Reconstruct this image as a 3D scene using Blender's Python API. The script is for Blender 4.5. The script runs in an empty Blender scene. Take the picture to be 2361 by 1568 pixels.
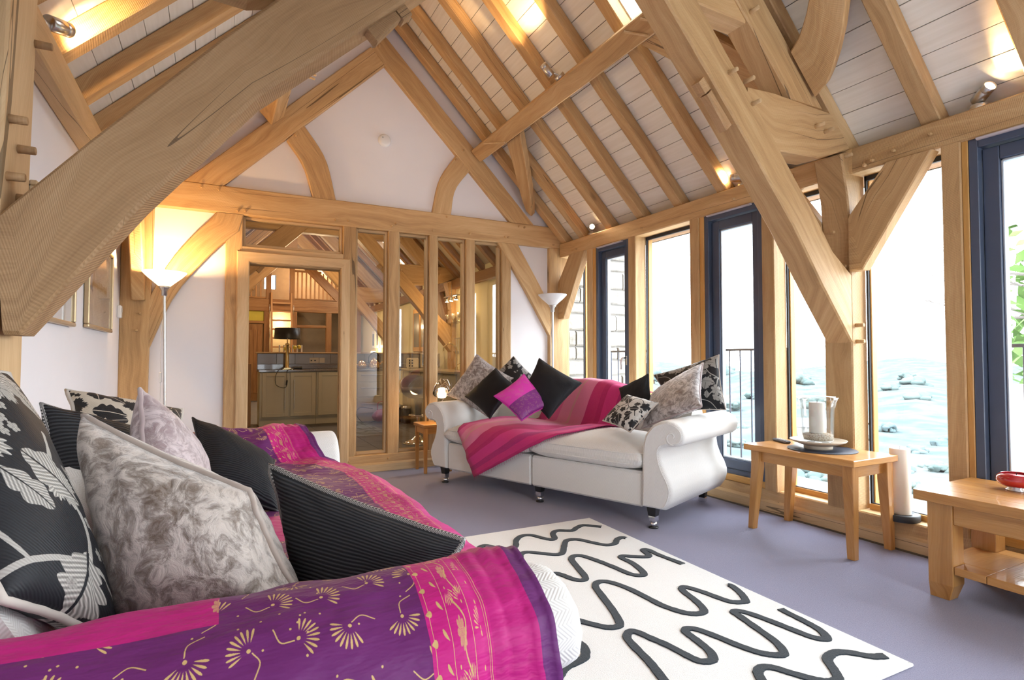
import bpy, bmesh, math, random
import numpy as np
from mathutils import Vector, Matrix
from math import sin, cos, pi, radians, sqrt

SC = bpy.context.scene
COL = SC.collection
RND = random.Random(7)
V = Vector

# ---------------------------------------------------------------- camera, sky, exposure
cam_data = bpy.data.cameras.new('camera')
cam = bpy.data.objects.new('camera', cam_data)
COL.objects.link(cam)
cam_data.sensor_fit = 'HORIZONTAL'
cam_data.sensor_width = 36.0
cam_data.lens = 1290.0 / 2361.0 * 36.0
cam_data.clip_start = 0.02
cam_data.clip_end = 3000
cam.location = (0, 0, 1.10)
cam.rotation_euler = (radians(90 + 1.79), 0, radians(-27.874))
SC.camera = cam

world = bpy.data.worlds.new('overcast_sky')
SC.world = world
world.use_nodes = True
bgn = world.node_tree.nodes['Background']
bgn.inputs[0].default_value = (0.85, 0.93, 1.0, 1)
bgn.inputs[1].default_value = 11.0

vs = SC.view_settings
vs.view_transform = 'Standard'
vs.look = 'None'
vs.gamma = 1.0
vs.exposure = 0.52
vs.use_curve_mapping = False
SC.display_settings.display_device = 'sRGB'
cy = SC.cycles
cy.use_denoising = True
cy.max_bounces = 7
cy.diffuse_bounces = 4
cy.glossy_bounces = 3
cy.transmission_bounces = 6
cy.transparent_max_bounces = 12
cy.sample_clamp_indirect = 4.0
cy.caustics_reflective = False
cy.caustics_refractive = False


def portal(name, loc, rot, sx, sy):
    """a light portal in a window opening: guides sky sampling, emits nothing itself"""
    l = bpy.data.lights.new(name, 'AREA')
    l.shape = 'RECTANGLE'
    l.size, l.size_y = sx, sy
    l.cycles.is_portal = True
    o = bpy.data.objects.new(name, l)
    o.location, o.rotation_euler = loc, rot
    COL.objects.link(o)


portal('daylight_portal', (3.80, 1.3, 1.2), (0, radians(90), 0), 2.1, 8.4)
portal('daylight_portal', (1.9, -2.9, 1.3), (radians(90), 0, 0), 1.0, 2.2)

# ---------------------------------------------------------------- mesh builder
XF = {}


class MB:
    def __init__(self):
        self.v, self.f, self.uv, self.mi, self.sm = [], [], [], [], []

    def add(self, verts, faces, uvs=None, mi=0, smooth=False, M=None):
        n = len(self.v)
        for p in verts:
            p = V(p)
            self.v.append(M @ p if M else p)
        for i, fc in enumerate(faces):
            self.f.append([n + k for k in fc])
            self.mi.append(mi)
            self.sm.append(smooth)
            if uvs:
                self.uv.append([uvs[k] for k in fc] if not isinstance(uvs[0], list) else uvs[i])
            else:
                self.uv.append(None)
        return self

    def autouv(self, f0, longest):
        """box mapping, u along the given axis"""
        for i in range(f0, len(self.f)):
            if self.uv[i] is None:
                P = [self.v[k] for k in self.f[i]]
                nrm = (P[1] - P[0]).cross(P[2] - P[0])
                ax = max(range(3), key=lambda k: abs(nrm[k]))
                oth = [k for k in range(3) if k != ax]
                if oth[1] == longest:
                    oth.reverse()
                self.uv[i] = [(p[oth[0]], p[oth[1]] + 0.37 * ax) for p in P]

    def box(self, lo, hi, c=0.0, M=None, mi=0, long=None, taper=None):
        lo, hi = V(lo), V(hi)
        d = hi - lo
        f0 = len(self.f)
        L = max(range(3), key=lambda k: d[k]) if long is None else long
        c = min(c, min(d) * 0.45)

        def tp(p):
            if taper:
                k = (p.z - lo.z) / max(d.z, 1e-9)
                s = taper * (1 - k) + k
                m = (lo + hi) / 2
                return V((m.x + (p.x - m.x) * s, m.y + (p.y - m.y) * s, p.z))
            return p
        if c <= 0:
            vs_ = [tp(V((hi[0] if i & 1 else lo[0], hi[1] if i & 2 else lo[1], hi[2] if i & 4 else lo[2]))) for i in range(8)]
            fs_ = [(0, 2, 3, 1), (4, 5, 7, 6), (0, 1, 5, 4), (2, 6, 7, 3), (0, 4, 6, 2), (1, 3, 7, 5)]
        else:
            vs_, idx = [], {}
            for i in range(8):
                s = [1 if i & (1 << k) else 0 for k in range(3)]
                P = [hi[k] if s[k] else lo[k] for k in range(3)]
                for ax in range(3):
                    q = [P[k] if k == ax else P[k] + (-c if s[k] else c) for k in range(3)]
                    idx[(i, ax)] = len(vs_)
                    vs_.append(tp(V(q)))
            fs_ = []
            for ax in range(3):
                a, b = [k for k in range(3) if k != ax]
                for s in (0, 1):
                    base = s << ax
                    q = [base, base | 1 << a, base | 1 << a | 1 << b, base | 1 << b]
                    fs_.append([idx[(k, ax)] for k in (q if (s == 1) == ((a + 1) % 3 == b) else q[::-1])])
            for a in range(3):
                b, e = (a + 1) % 3, (a + 2) % 3
                for sb in (0, 1):
                    for se in (0, 1):
                        i0 = sb << b | se << e
                        i1 = i0 | 1 << a
                        fs_.append([idx[(i0, b)], idx[(i1, b)], idx[(i1, e)], idx[(i0, e)]])
            for i in range(8):
                fs_.append([idx[(i, k)] for k in range(3)])
        self.add(vs_, fs_, None, mi, False)
        self.autouv(f0, L)
        if M:
            n0 = len(self.v) - len(vs_)
            for k in range(n0, len(self.v)):
                self.v[k] = M @ self.v[k]
        return self

    def prism(self, lower, upper, tv, c=0.008, step=0.35, jit=0.0012, mi=0):
        """timber: side face between the polylines lower and upper, thickness vector tv"""
        lo, up = [V(p) for p in lower], [V(p) for p in upper]
        tv = V(tv)
        tn = tv.normalized()
        A, B = [lo[0]], [up[0]]
        for i in range(len(lo) - 1):
            n = max(1, int((lo[i + 1] - lo[i]).length / step))
            for k in range(1, n + 1):
                A.append(lo[i].lerp(lo[i + 1], k / n))
                B.append(up[i].lerp(up[i + 1], k / n))
        vs_, us, fs_ = [], [], []
        u = RND.uniform(0, 40)
        u0 = RND.uniform(0, 40)
        for i, (a, b) in enumerate(zip(A, B)):
            if i:
                u += ((a - A[i - 1]).length + (b - B[i - 1]).length) / 2
            e = (b - a).normalized()
            W, T = (b - a).length, tv.length
            j = lambda: (RND.uniform(-jit, jit) if 0 < i < len(A) - 1 else 0)
            pts = [a + e * (c + j()), b - e * (c + j()), b + tn * c, b + tv - tn * c, b + tv - e * c, a + tv + e * c, a + tv - tn * c, a + tn * c]
            vs_ += pts
            vv = [0, W, W + c, W + T, W + T + c, 2 * W + T, 2 * W + T + c, 2 * W + 2 * T, 2 * W + 2 * T + c]
            us.append((u, vv))
        fuv = []
        n = len(A)
        for i in range(n - 1):
            for k in range(8):
                k2 = (k + 1) % 8
                fs_.append([i * 8 + k, i * 8 + k2, (i + 1) * 8 + k2, (i + 1) * 8 + k])
                (ua, va), (ub, vb) = us[i], us[i + 1]
                fuv.append([(ua, va[k] + u0), (ua, va[k + 1] + u0), (ub, vb[k + 1] + u0), (ub, vb[k] + u0)])
        for base, rev in ((0, True), ((n - 1) * 8, False)):
            q = [base + k for k in range(8)]
            if rev:
                q.reverse()
            fs_.append(q)
            fuv.append([(vs_[k].x + vs_[k].y, vs_[k].z * 1.0) for k in q])
        self.add(vs_, fs_, fuv, mi, False)
        return self

    def beam(self, a, b, w, h, c=0.008, **k):
        """straight timber from corner a to corner b, sides w and h (vectors)"""
        a, b, h = V(a), V(b), V(h)
        return self.prism([a, b], [a + h, b + h], w, c, **k)

    def lathe(self, prof, seg=24, M=None, mi=0, smooth=True, cap=True):
        vs_, fs_ = [], []
        n = len(prof)
        for k in range(seg):
            t = 2 * pi * k / seg
            for r, z in prof:
                vs_.append(V((r * cos(t), r * sin(t), z)))
        uv = [(k * 0.1, 0) for k in range(len(vs_))]
        for k in range(seg):
            k2 = (k + 1) % seg
            for i in range(n - 1):
                fs_.append([k * n + i, k2 * n + i, k2 * n + i + 1, k * n + i + 1])
        self.add(vs_, fs_, [(v.x, v.z) for v in vs_], mi, smooth, M)
        if cap:
            if prof[0][0] > 1e-6:
                q = [k * n for k in range(seg)][::-1]
                self.add([vs_[i] for i in q], [list(range(seg))], [(vs_[i].x, vs_[i].y) for i in q], mi, False, M)
            if prof[-1][0] > 1e-6:
                q = [k * n + n - 1 for k in range(seg)]
                self.add([vs_[i] for i in q], [list(range(seg))], [(vs_[i].x, vs_[i].y) for i in q], mi, False, M)
        return self

    def cyl(self, a, b, r, seg=14, r2=None, mi=0, c=0.0):
        a, b = V(a), V(b)
        d = b - a
        M = Matrix.Translation(a) @ d.to_track_quat('Z', 'Y').to_matrix().to_4x4()
        r2 = r if r2 is None else r2
        L = d.length
        c = min(c, L * .3, r * .5)
        prof = [(r, 0), (r2, L)] if c <= 0 else [(r - c, 0), (r, c), (r2, L - c), (r2 - c, L)]
        return self.lathe(prof, seg, M, mi)

    def tube(self, pts, r, seg=8, mi=0, closed=False, cap=True, ry=None):
        P = [V(p) for p in pts]
        n = len(P)
        vs_, fs_, uv = [], [], []
        prev = None
        ul = 0
        for i in range(n):
            if closed:
                t = (P[(i + 1) % n] - P[i - 1]).normalized()
            else:
                t = (P[min(i + 1, n - 1)] - P[max(i - 1, 0)]).normalized()
            if prev is None:
                ref = V((0, 0, 1)) if abs(t.z) < 0.9 else V((1, 0, 0))
                x = t.cross(ref).normalized()
            else:
                x = (prev - t * prev.dot(t)).normalized()
            y = t.cross(x)
            prev = x
            if i:
                ul += (P[i] - P[i - 1]).length
            rr = r[i] if isinstance(r, (list, tuple)) else r
            for k in range(seg):
                a = 2 * pi * k / seg
                vs_.append(P[i] + x * cos(a) * rr + y * sin(a) * (ry or rr))
                uv.append((ul, k / seg * 2 * pi * rr))
        m = n if closed else n - 1
        for i in range(m):
            i2 = (i + 1) % n
            for k in range(seg):
                k2 = (k + 1) % seg
                fs_.append([i * seg + k, i * seg + k2, i2 * seg + k2, i2 * seg + k])
        self.add(vs_, fs_, uv, mi, True)
        if cap and not closed:
            self.add([vs_[k] for k in range(seg)][::-1], [list(range(seg))], [(0, 0)] * seg, mi)
            self.add([vs_[(n - 1) * seg + k] for k in range(seg)], [list(range(seg))], [(0, 0)] * seg, mi)
        return self

    def grid(self, P, uvf=None, mi=0, smooth=True, wrap=False):
        """P[i][j] points"""
        n, m = len(P), len(P[0])
        vs_ = [p for row in P for p in row]
        uv = [uvf(i, j) for i in range(n) for j in range(m)] if uvf else None
        fs_ = []
        for i in range(n if wrap else n - 1):
            for j in range(m - 1):
                i2 = (i + 1) % n
                fs_.append([i * m + j, i2 * m + j, i2 * m + j + 1, i * m + j + 1])
        self.add(vs_, fs_, uv or [(V(p).x, V(p).y) for p in vs_], mi, smooth)
        return self

    def sphere(self, c, r, seg=16, rings=10, sc=(1, 1, 1), mi=0):
        prof = [(max(r * sin(pi * k / rings), 0.0), -r * cos(pi * k / rings)) for k in range(rings + 1)]
        prof[0] = (0.0005 * r, -r)
        prof[-1] = (0.0005 * r, r)
        M = Matrix.Translation(V(c)) @ Matrix.Diagonal((*sc, 1))
        return self.lathe(prof, seg, M, mi)

    def obj(self, name, mat, parent=None, world=False, kind=None, smooth_all=None, recalc=True):
        me = bpy.data.meshes.new(name)
        vv = self.v
        if parent is not None and world:
            Mi = XF[parent.name].inverted()
            vv = [Mi @ p for p in vv]
        me.from_pydata([tuple(p) for p in vv], [], self.f)
        ul = me.uv_layers.new(name='UVMap')
        flat = []
        for fc, uu in zip(self.f, self.uv):
            if uu is None:
                uu = [(vv[k].x, vv[k].y) for k in fc]
            for q in uu:
                flat += [q[0], q[1]]
        ul.data.foreach_set('uv', flat)
        me.polygons.foreach_set('use_smooth', [bool(s) if smooth_all is None else smooth_all for s in self.sm])
        for m in (mat if isinstance(mat, (list, tuple)) else [mat]):
            me.materials.append(m)
        me.polygons.foreach_set('material_index', self.mi)
        if recalc:
            bm = bmesh.new()
            bm.from_mesh(me)
            bmesh.ops.recalc_face_normals(bm, faces=bm.faces)
            bm.to_mesh(me)
            bm.free()
        me.update()
        o = bpy.data.objects.new(name, me)
        COL.objects.link(o)
        if parent is not None:
            o.parent = parent
            XF[o.name] = XF[parent.name]
        else:
            XF[o.name] = Matrix.Identity(4)
        if kind:
            o['kind'] = kind
        return o


def thing(name, label, cat, loc=(0, 0, 0), rotz=0.0, group=None):
    o = bpy.data.objects.new(name, None)
    COL.objects.link(o)
    o.empty_display_size = 0.1
    o.location, o.rotation_euler = loc, (0, 0, rotz)
    XF[o.name] = Matrix.Translation(V(loc)) @ Matrix.Rotation(rotz, 4, 'Z')
    return tag(o, label, cat, group)


def tag(o, label, cat, group=None):
    o['label'], o['category'] = label, cat
    if group:
        o['group'] = group
    return o


def structure(name, mb=None, mat=None):
    if mb is None:
        o = bpy.data.objects.new(name, None)
        COL.objects.link(o)
        XF[o.name] = Matrix.Identity(4)
    else:
        o = mb.obj(name, mat)
    o['kind'] = 'structure'
    return o


def copy_tree(o, parent=None):
    c = o.copy()
    COL.objects.link(c)
    if parent is not None:
        c.parent = parent
    XF[c.name] = XF[o.name]
    for ch in list(o.children):
        copy_tree(ch, c)
    return c


def share(o, name, parent, loc=(0, 0, 0), rot=(0, 0, 0), scale=None):
    """another piece sharing the mesh of o"""
    c = bpy.data.objects.new(name, o.data)
    COL.objects.link(c)
    c.parent = parent
    c.location, c.rotation_euler = loc, rot
    if scale:
        c.scale = scale
    XF[c.name] = XF[parent.name]
    return c


def crom(pts, n):
    """Catmull-Rom samples through pts"""
    P = [V(p) for p in pts]
    P = [P[0] * 2 - P[1]] + P + [P[-1] * 2 - P[-2]]
    out = []
    m = len(P) - 3
    for k in range(n + 1):
        t = k / n * m
        i = min(int(t), m - 1)
        t -= i
        a, b, c, d = P[i:i + 4]
        out.append(0.5 * ((2 * b) + (c - a) * t + (2 * a - 5 * b + 4 * c - d) * t * t + (3 * b - a - 3 * c + d) * t ** 3))
    return out


# ---------------------------------------------------------------- materials
class NT:
    """small node-tree helper"""

    def __init__(self, name):
        self.m = bpy.data.materials.new(name)
        self.m.use_nodes = True
        self.t = self.m.node_tree
        self.b = self.t.nodes['Principled BSDF']
        self.out = self.t.nodes['Material Output']

    def n(self, typ, **kw):
        nd = self.t.nodes.new('ShaderNode' + typ)
        for k, v in kw.items():
            if k.startswith('i_'):
                key = k[2:]
                key = int(key) if key.isdigit() else key
                self.put(nd.inputs[key], v)
            else:
                setattr(nd, k, v)
        return nd

    def put(self, sock, v):
        if hasattr(v, 'links') or isinstance(v, bpy.types.NodeSocket):
            self.t.links.new(v, sock)
        else:
            if sock.type == 'RGBA' and hasattr(v, '__len__') and len(v) == 3:
                v = (*v, 1)
            sock.default_value = v

    def math(self, op, a, b=None, c=None, clamp=False):
        nd = self.n('Math', operation=op, use_clamp=clamp)
        self.put(nd.inputs[0], a)
        if b is not None:
            self.put(nd.inputs[1], b)
        if c is not None:
            self.put(nd.inputs[2], c)
        return nd.outputs[0]

    def mix(self, fac, a, b, mode='MIX'):
        nd = self.n('Mix', data_type='RGBA', blend_type=mode)
        self.put(nd.inputs[0], fac)
        self.put(nd.inputs[6], a)
        self.put(nd.inputs[7], b)
        return nd.outputs[2]

    def ramp(self, fac, stops, interp='LINEAR'):
        nd = self.n('ValToRGB')
        cr = nd.color_ramp
        cr.interpolation = interp
        while len(cr.elements) < len(stops):
            cr.elements.new(0.5)
        for e, (p, col) in zip(cr.elements, stops):
            e.position = p
            e.color = (*col, 1) if len(col) == 3 else col
        self.put(nd.inputs[0], fac)
        return nd.outputs[0]

    def uv(self):
        return self.n('TexCoord').outputs['UV']

    def gen(self, k='Object'):
        return self.n('TexCoord').outputs[k]

    def sep(self, v):
        nd = self.n('SeparateXYZ')
        self.put(nd.inputs[0], v)
        return nd.outputs

    def comb(self, x, y, z=0.0):
        nd = self.n('CombineXYZ')
        for i, q in enumerate((x, y, z)):
            self.put(nd.inputs[i], q)
        return nd.outputs[0]

    def noise(self, vec, scale=5.0, detail=3.0, rough=0.5, dist=0.0, out=0):
        nd = self.n('TexNoise')
        self.put(nd.inputs['Vector'], vec)
        self.put(nd.inputs['Scale'], scale)
        nd.inputs['Detail'].default_value = detail
        nd.inputs['Roughness'].default_value = rough
        nd.inputs['Distortion'].default_value = dist
        return nd.outputs[out]

    def scale(self, v, s):
        nd = self.n('VectorMath', operation='MULTIPLY')
        self.put(nd.inputs[0], v)
        nd.inputs[1].default_value = s
        return nd.outputs[0]

    def addv(self, a, b):
        nd = self.n('VectorMath', operation='ADD')
        self.put(nd.inputs[0], a)
        self.put(nd.inputs[1], b)
        return nd.outputs[0]

    def bump(self, h, strength=0.3, dist=0.01):
        nd = self.n('Bump')
        nd.inputs['Strength'].default_value = strength
        nd.inputs['Distance'].default_value = dist
        self.put(nd.inputs['Height'], h)
        self.put(self.b.inputs['Normal'], nd.outputs[0])

    def set(self, **kw):
        names = {'color': 'Base Color', 'rough': 'Roughness', 'metal': 'Metallic', 'spec': 'Specular IOR Level', 'sheen': 'Sheen Weight', 'sheen_rough': 'Sheen Roughness', 'coat': 'Coat Weight', 'emit': 'Emission Color', 'emit_s': 'Emission Strength', 'trans': 'Transmission Weight', 'alpha': 'Alpha', 'ior': 'IOR', 'sss': 'Subsurface Weight'}
        for k, v in kw.items():
            self.put(self.b.inputs[names[k]], v)
        return self.m


def plain(name, col, rough=0.5, metal=0.0, var=0.06, scale=8.0, bump=0.0, **kw):
    """one colour with slight mottling"""
    N = NT(name)
    ns = N.noise(N.gen(), scale, 3)
    c = V(col)
    colr = N.ramp(ns, [(0.3, tuple(c * (1 - var))), (0.7, tuple(c * (1 + var)))])
    if bump:
        N.bump(N.noise(N.gen(), scale * 12, 2), bump, 0.004)
    return N.set(color=colr, rough=rough, metal=metal, **kw)


def wood(name, dark, mid, light, rough=0.55, saw=0.35, crack=1.0, knots=1.0, coat=0.0):
    N = NT(name)
    uv = N.uv()
    oi = N.n('ObjectInfo').outputs['Random']
    off = N.comb(N.math('MULTIPLY', oi, 37.0), N.math('MULTIPLY', oi, 11.0), N.math('MULTIPLY', oi, 5.0))
    p = N.addv(uv, off)
    wob = N.noise(N.scale(p, (0.9, 1.6, 1)), 1.6, 2)
    x, y, z = N.sep(p)
    yy = N.math('ADD', y, N.math('MULTIPLY', wob, 0.22))
    g1 = N.noise(N.comb(N.math('MULTIPLY', x, 0.9), N.math('MULTIPLY', yy, 16.0)), 1.0, 4, 0.6)
    g2 = N.noise(N.comb(N.math('MULTIPLY', x, 7.0), N.math('MULTIPLY', yy, 150.0)), 1.0, 2, 0.6)
    big = N.noise(N.scale(p, (1.0, 2.5, 1)), 1.1, 2)
    f = N.math('ADD', N.math('MULTIPLY', g1, 0.55), N.math('ADD', N.math('MULTIPLY', g2, 0.25), N.math('MULTIPLY', big, 0.3)))
    col = N.ramp(f, [(0.36, dark), (0.54, mid), (0.72, light)])
    # knots
    vo = N.n('TexVoronoi', feature='F1')
    N.put(vo.inputs['Vector'], N.comb(N.math('MULTIPLY', x, 1.25), N.math('MULTIPLY', y, 2.6)))
    vo.inputs['Scale'].default_value = 1.0
    kn = N.ramp(vo.outputs['Distance'], [(0.0, (1, 1, 1)), (0.045, (0.55, 0.55, 0.55)), (0.085, (0, 0, 0))])
    col = N.mix(N.math('MULTIPLY', kn, 0.6 * knots), col, tuple(V(dark) * 0.42))
    # drying shakes along the grain
    cr = N.noise(N.comb(N.math('MULTIPLY', x, 0.13), N.math('MULTIPLY', y, 7.0), N.math('MULTIPLY', oi, 20.0)), 1.0, 1)
    cw = N.noise(N.comb(N.math('MULTIPLY', x, 0.7), N.math('MULTIPLY', y, 1.3), 8.8), 1.0, 1)
    wdt = N.math('MULTIPLY', N.math('SUBTRACT', cw, 0.50, clamp=True), 0.032 * crack)
    ck = N.math('LESS_THAN', N.math('ABSOLUTE', N.math('SUBTRACT', cr, 0.5)), wdt)
    col = N.mix(N.math('MULTIPLY', ck, 0.75), col, tuple(V(dark) * 0.22))
    # per-piece tone
    tone = N.math('ADD', N.math('MULTIPLY', oi, 0.26), 0.87)
    col = N.mix(1.0, col, N.comb(tone, tone, tone), 'MULTIPLY')
    sw = N.n('TexWave', wave_type='BANDS', bands_direction='X')
    N.put(sw.inputs['Vector'], N.comb(N.math('ADD', x, N.math('MULTIPLY', y, 0.25)), 0.0))
    sw.inputs['Scale'].default_value = 36.0
    sw.inputs['Distortion'].default_value = 2.5
    h = N.math('ADD', N.math('MULTIPLY', g2, 0.5), N.math('SUBTRACT', N.math('MULTIPLY', sw.outputs['Fac'], saw), N.math('MULTIPLY', ck, 1.2)))
    N.bump(h, 0.28, 0.006)
    return N.set(color=col, rough=rough, coat=coat, spec=0.35)


OAK = wood('green_oak', (0.345, 0.200, 0.085), (0.520, 0.325, 0.150), (0.640, 0.440, 0.230))
OAK_PALE = wood('pale_planed_oak', (0.450, 0.290, 0.145), (0.580, 0.395, 0.210), (0.670, 0.490, 0.285), saw=0.05, crack=0.4, knots=0.5)
OAK_DIM = wood('dim_sawn_oak', (0.300, 0.172, 0.078), (0.430, 0.262, 0.128), (0.530, 0.345, 0.182), saw=0.8, crack=0.45)  # browner oak copy, the raking brace's weaker light put into its colour
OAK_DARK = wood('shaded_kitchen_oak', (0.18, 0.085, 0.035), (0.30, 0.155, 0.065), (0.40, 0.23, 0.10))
FURN = wood('oiled_oak_furniture', (0.330, 0.135, 0.035), (0.500, 0.235, 0.065), (0.610, 0.330, 0.115), rough=0.33, saw=0.0, crack=0.0, knots=0.7, coat=0.25)
GOLD_OAK = wood('varnished_oak_liner', (0.45, 0.22, 0.05), (0.58, 0.31, 0.09), (0.66, 0.38, 0.14), rough=0.4, saw=0.0, crack=0.0, knots=0.3)

PLASTER = plain('white_plaster', (0.80, 0.78, 0.80), 0.85, var=0.015, scale=3, bump=0.05)
CREAM = plain('cream_plaster', (0.78, 0.72, 0.48), 0.85, var=0.02, scale=3)
BOARD = None


def mk_board():
    N = NT('painted_ceiling_board')
    oi = N.n('ObjectInfo').outputs['Random']
    p = N.uv()
    g = N.noise(N.scale(p, (2.5, 60, 1)), 1.0, 3)
    t = N.math('ADD', N.math('MULTIPLY', oi, 0.05), 0.73)
    c = N.ramp(g, [(0.3, (0.83, 0.79, 0.69)), (0.7, (0.90, 0.865, 0.775))])
    N.bump(g, 0.12, 0.003)
    return N.set(color=c, rough=0.6)


BOARD = mk_board()
SEAM = plain('shadow_gap', (0.10, 0.085, 0.07), 0.9)


def mk_carpet():
    N = NT('lavender_carpet')
    p = N.gen()
    f = N.noise(p, 260, 2, 0.7)
    s = N.noise(p, 3.0, 4, 0.6)
    c = N.ramp(f, [(0.3, (0.175, 0.172, 0.262)), (0.7, (0.300, 0.295, 0.410))])
    c = N.mix(N.math('MULTIPLY', s, 0.5), c, (0.215, 0.205, 0.30))
    N.bump(f, 0.5, 0.006)
    return N.set(color=c, rough=0.95, spec=0.1, sheen=0.25)


CARPET = mk_carpet()
SLATE = None


def mk_glass(name='window_glass', tint=(1, 1, 1), refl=1.0):
    N = NT(name)
    tr = N.n('BsdfTransparent')
    tr.inputs[0].default_value = (*tint, 1)
    gl = N.n('BsdfGlossy')
    gl.inputs['Roughness'].default_value = 0.0
    ge = N.n('NewGeometry')
    dt = N.n('VectorMath', operation='DOT_PRODUCT')
    N.put(dt.inputs[0], ge.outputs['Incoming'])
    N.put(dt.inputs[1], ge.outputs['Normal'])
    k = N.math('SUBTRACT', 1.0, N.math('ABSOLUTE', dt.outputs['Value']), clamp=True)
    fac = N.math('MULTIPLY', N.math('ADD', N.math('MULTIPLY', N.math('POWER', k, 5.0), 0.96), 0.04), refl, clamp=True)
    ms = N.n('MixShader')
    N.put(ms.inputs[0], fac)
    N.t.links.new(tr.outputs[0], ms.inputs[1])
    N.t.links.new(gl.outputs[0], ms.inputs[2])
    N.t.links.new(ms.outputs[0], N.out.inputs[0])
    return N.m


GLASS = mk_glass()
GLASS_SCREEN = mk_glass('screen_glass', (0.97, 0.98, 0.97), 1.6)
BLUE = plain('slate_blue_paint', (0.062, 0.082, 0.130), 0.35, var=0.04)
SEAL = plain('black_rubber_seal', (0.02, 0.022, 0.028), 0.6)
STEEL = plain('brushed_steel', (0.60, 0.59, 0.57), 0.28, 1.0, var=0.05, scale=60)
CHROME = plain('chrome', (0.80, 0.80, 0.80), 0.08, 1.0, var=0.01)
WHITE_PL = plain('white_plastic', (0.78, 0.77, 0.76), 0.4, var=0.01)
BLACK = plain('black_paint', (0.012, 0.012, 0.013), 0.4)


def emitter(name, col, s):
    N = NT(name)
    return N.set(color=(0.9, 0.9, 0.9), emit=col, emit_s=s)


BULB = emitter('halogen_lens', (1.0, 0.72, 0.38), 40.0)

# ================================================================= the setting
YB, YF = 5.42, -2.9          # glazed gable, wall behind the camera
XR, XL = 3.48, -0.69         # window side, picture wall
RC = 2.581                   # boards plane: z = RC + 3.48 - x

floor = structure('floor', MB().box((-1.0, YF - 0.2, -0.12), (3.75, 5.50, 0.0)), CARPET)
structure('wall_left', MB().box((-0.86, YF, 0), (XL, 5.6, 2.42)), PLASTER)
wf = MB()
wf.box((-0.86, YF - 0.15, 0), (1.4, YF, 2.42)).box((2.4, YF - 0.15, 0), (3.75, YF, 2.42)).box((1.4, YF - 0.15, 0), (2.4, YF, 0.2))  # opening in this unseen wall added to let fill daylight in
wf.prism([(-0.80, YF - 0.15, 2.4), (1.44, YF - 0.15, 2.4), (3.68, YF - 0.15, 2.4)], [(-0.80, YF - 0.15, 2.42), (1.44, YF - 0.15, 4.7), (3.68, YF - 0.15, 2.42)], (0, 0.15, 0), c=0)
structure('wall_front', wf, PLASTER)
# glazed gable: plaster panels around the screen
wb = MB()
wb.box((-0.86, 5.47, 0), (0.10, 5.55, 2.40)).box((2.80, 5.47, 0), (3.60, 5.55, 2.40))
wb.prism([(-0.86, 5.47, 2.36), (1.44, 5.47, 2.36), (3.74, 5.47, 2.36)], [(-0.86, 5.47, 2.37), (1.44, 5.47, 4.64), (3.74, 5.47, 2.37)], (0, 0.08, 0), c=0)
wall_back = structure('wall_back', wb, PLASTER)

# ---- roof slopes: boards as parts
DR, NR = V((-sin(radians(45)), 0, sin(radians(45)))), V((sin(radians(45)), 0, sin(radians(45))))


def slope_pt(side, s, y, n=0.0):
    p = V((3.48, y, RC)) + DR * s + NR * n
    if side < 0:
        p.x = 2.88 - p.x
    return p


def slope_box(mb, side, s0, s1, y0, y1, n0, n1, c=0.0):
    P = [slope_pt(side, s, y, n) for n in (n0, n1) for s in (s0, s1) for y in (y0, y1)]
    f0 = len(mb.f)
    mb.add(P, [(0, 1, 3, 2), (4, 6, 7, 5), (0, 4, 5, 1), (2, 3, 7, 6), (0, 2, 6, 4), (1, 5, 7, 3)])
    mb.autouv(f0, 1)


SKY = (1.244, 2.517, 2.67, 3.05)     # skylight: slope range, y range
for side, nm in ((1, 'ceiling'), (-1, 'ceiling')):
    slab = MB()
    if side > 0:
        slope_box(slab, 1, -0.5, SKY[0], YF - 0.2, 5.6, 0.022, 0.20)
        slope_box(slab, 1, SKY[1], 2.92, YF - 0.2, 5.6, 0.022, 0.20)
        slope_box(slab, 1, SKY[0], SKY[1], YF - 0.2, SKY[2], 0.022, 0.20)
        slope_box(slab, 1, SKY[0], SKY[1], SKY[3], 5.6, 0.022, 0.20)
    else:
        slope_box(slab, -1, -0.5, 2.92, YF - 0.2, 5.6, 0.022, 0.20)
    ceil = structure(nm, slab, SEAM)
    for k in range(-1, 20):
        s0 = 0.05 + 0.15 * (k - 1) + 0.002
        s1 = min(s0 + 0.1455, 2.885)
        n0 = RND.uniform(-0.002, 0.001)
        runs = [(YF, 5.47)]
        if side > 0 and s1 > SKY[0] and s0 < SKY[1]:
            runs = [(YF, SKY[2]), (SKY[3], 5.47)]
        for y0, y1 in runs:
            b = MB()
            slope_box(b, side, s0, s1, y0, y1, n0, 0.022)
            b.obj('ceiling_board', BOARD, ceil)

# skylight
sk = structure('window_9')
m = MB()
for a in ((SKY[0] - 0.01, SKY[0] + 0.012, SKY[2], SKY[3]), (SKY[1] - 0.012, SKY[1] + 0.01, SKY[2], SKY[3]), (SKY[0], SKY[1], SKY[2] - 0.01, SKY[2] + 0.012), (SKY[0], SKY[1], SKY[3] - 0.012, SKY[3] + 0.01)):
    slope_box(m, 1, a[0], a[1], a[2], a[3], -0.002, 0.23)
m.obj('reveal', BOARD, sk)
m = MB()
slope_box(m, 1, SKY[0], SKY[1], SKY[2], SKY[3], 0.18, 0.186)
m.obj('pane', GLASS, sk)

# ---- rafters (each one a thing)
RC0 = 2.44


def rafter_mesh(side, name='oak_rafter', mat=OAK, parent=None):
    m = MB()
    X = (lambda x: x) if side > 0 else (lambda x: 2.88 - x)
    sx = 1 if side > 0 else -1
    m.beam((X(3.66), 0, RC0 - 0.18), (X(1.47), 0, RC0 + 2.01), (0, -0.10, 0), (sx * 0.0682, 0, 0.0682), c=0.006, step=0.6, jit=0.002)
    return m.obj(name, mat, parent)


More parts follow.
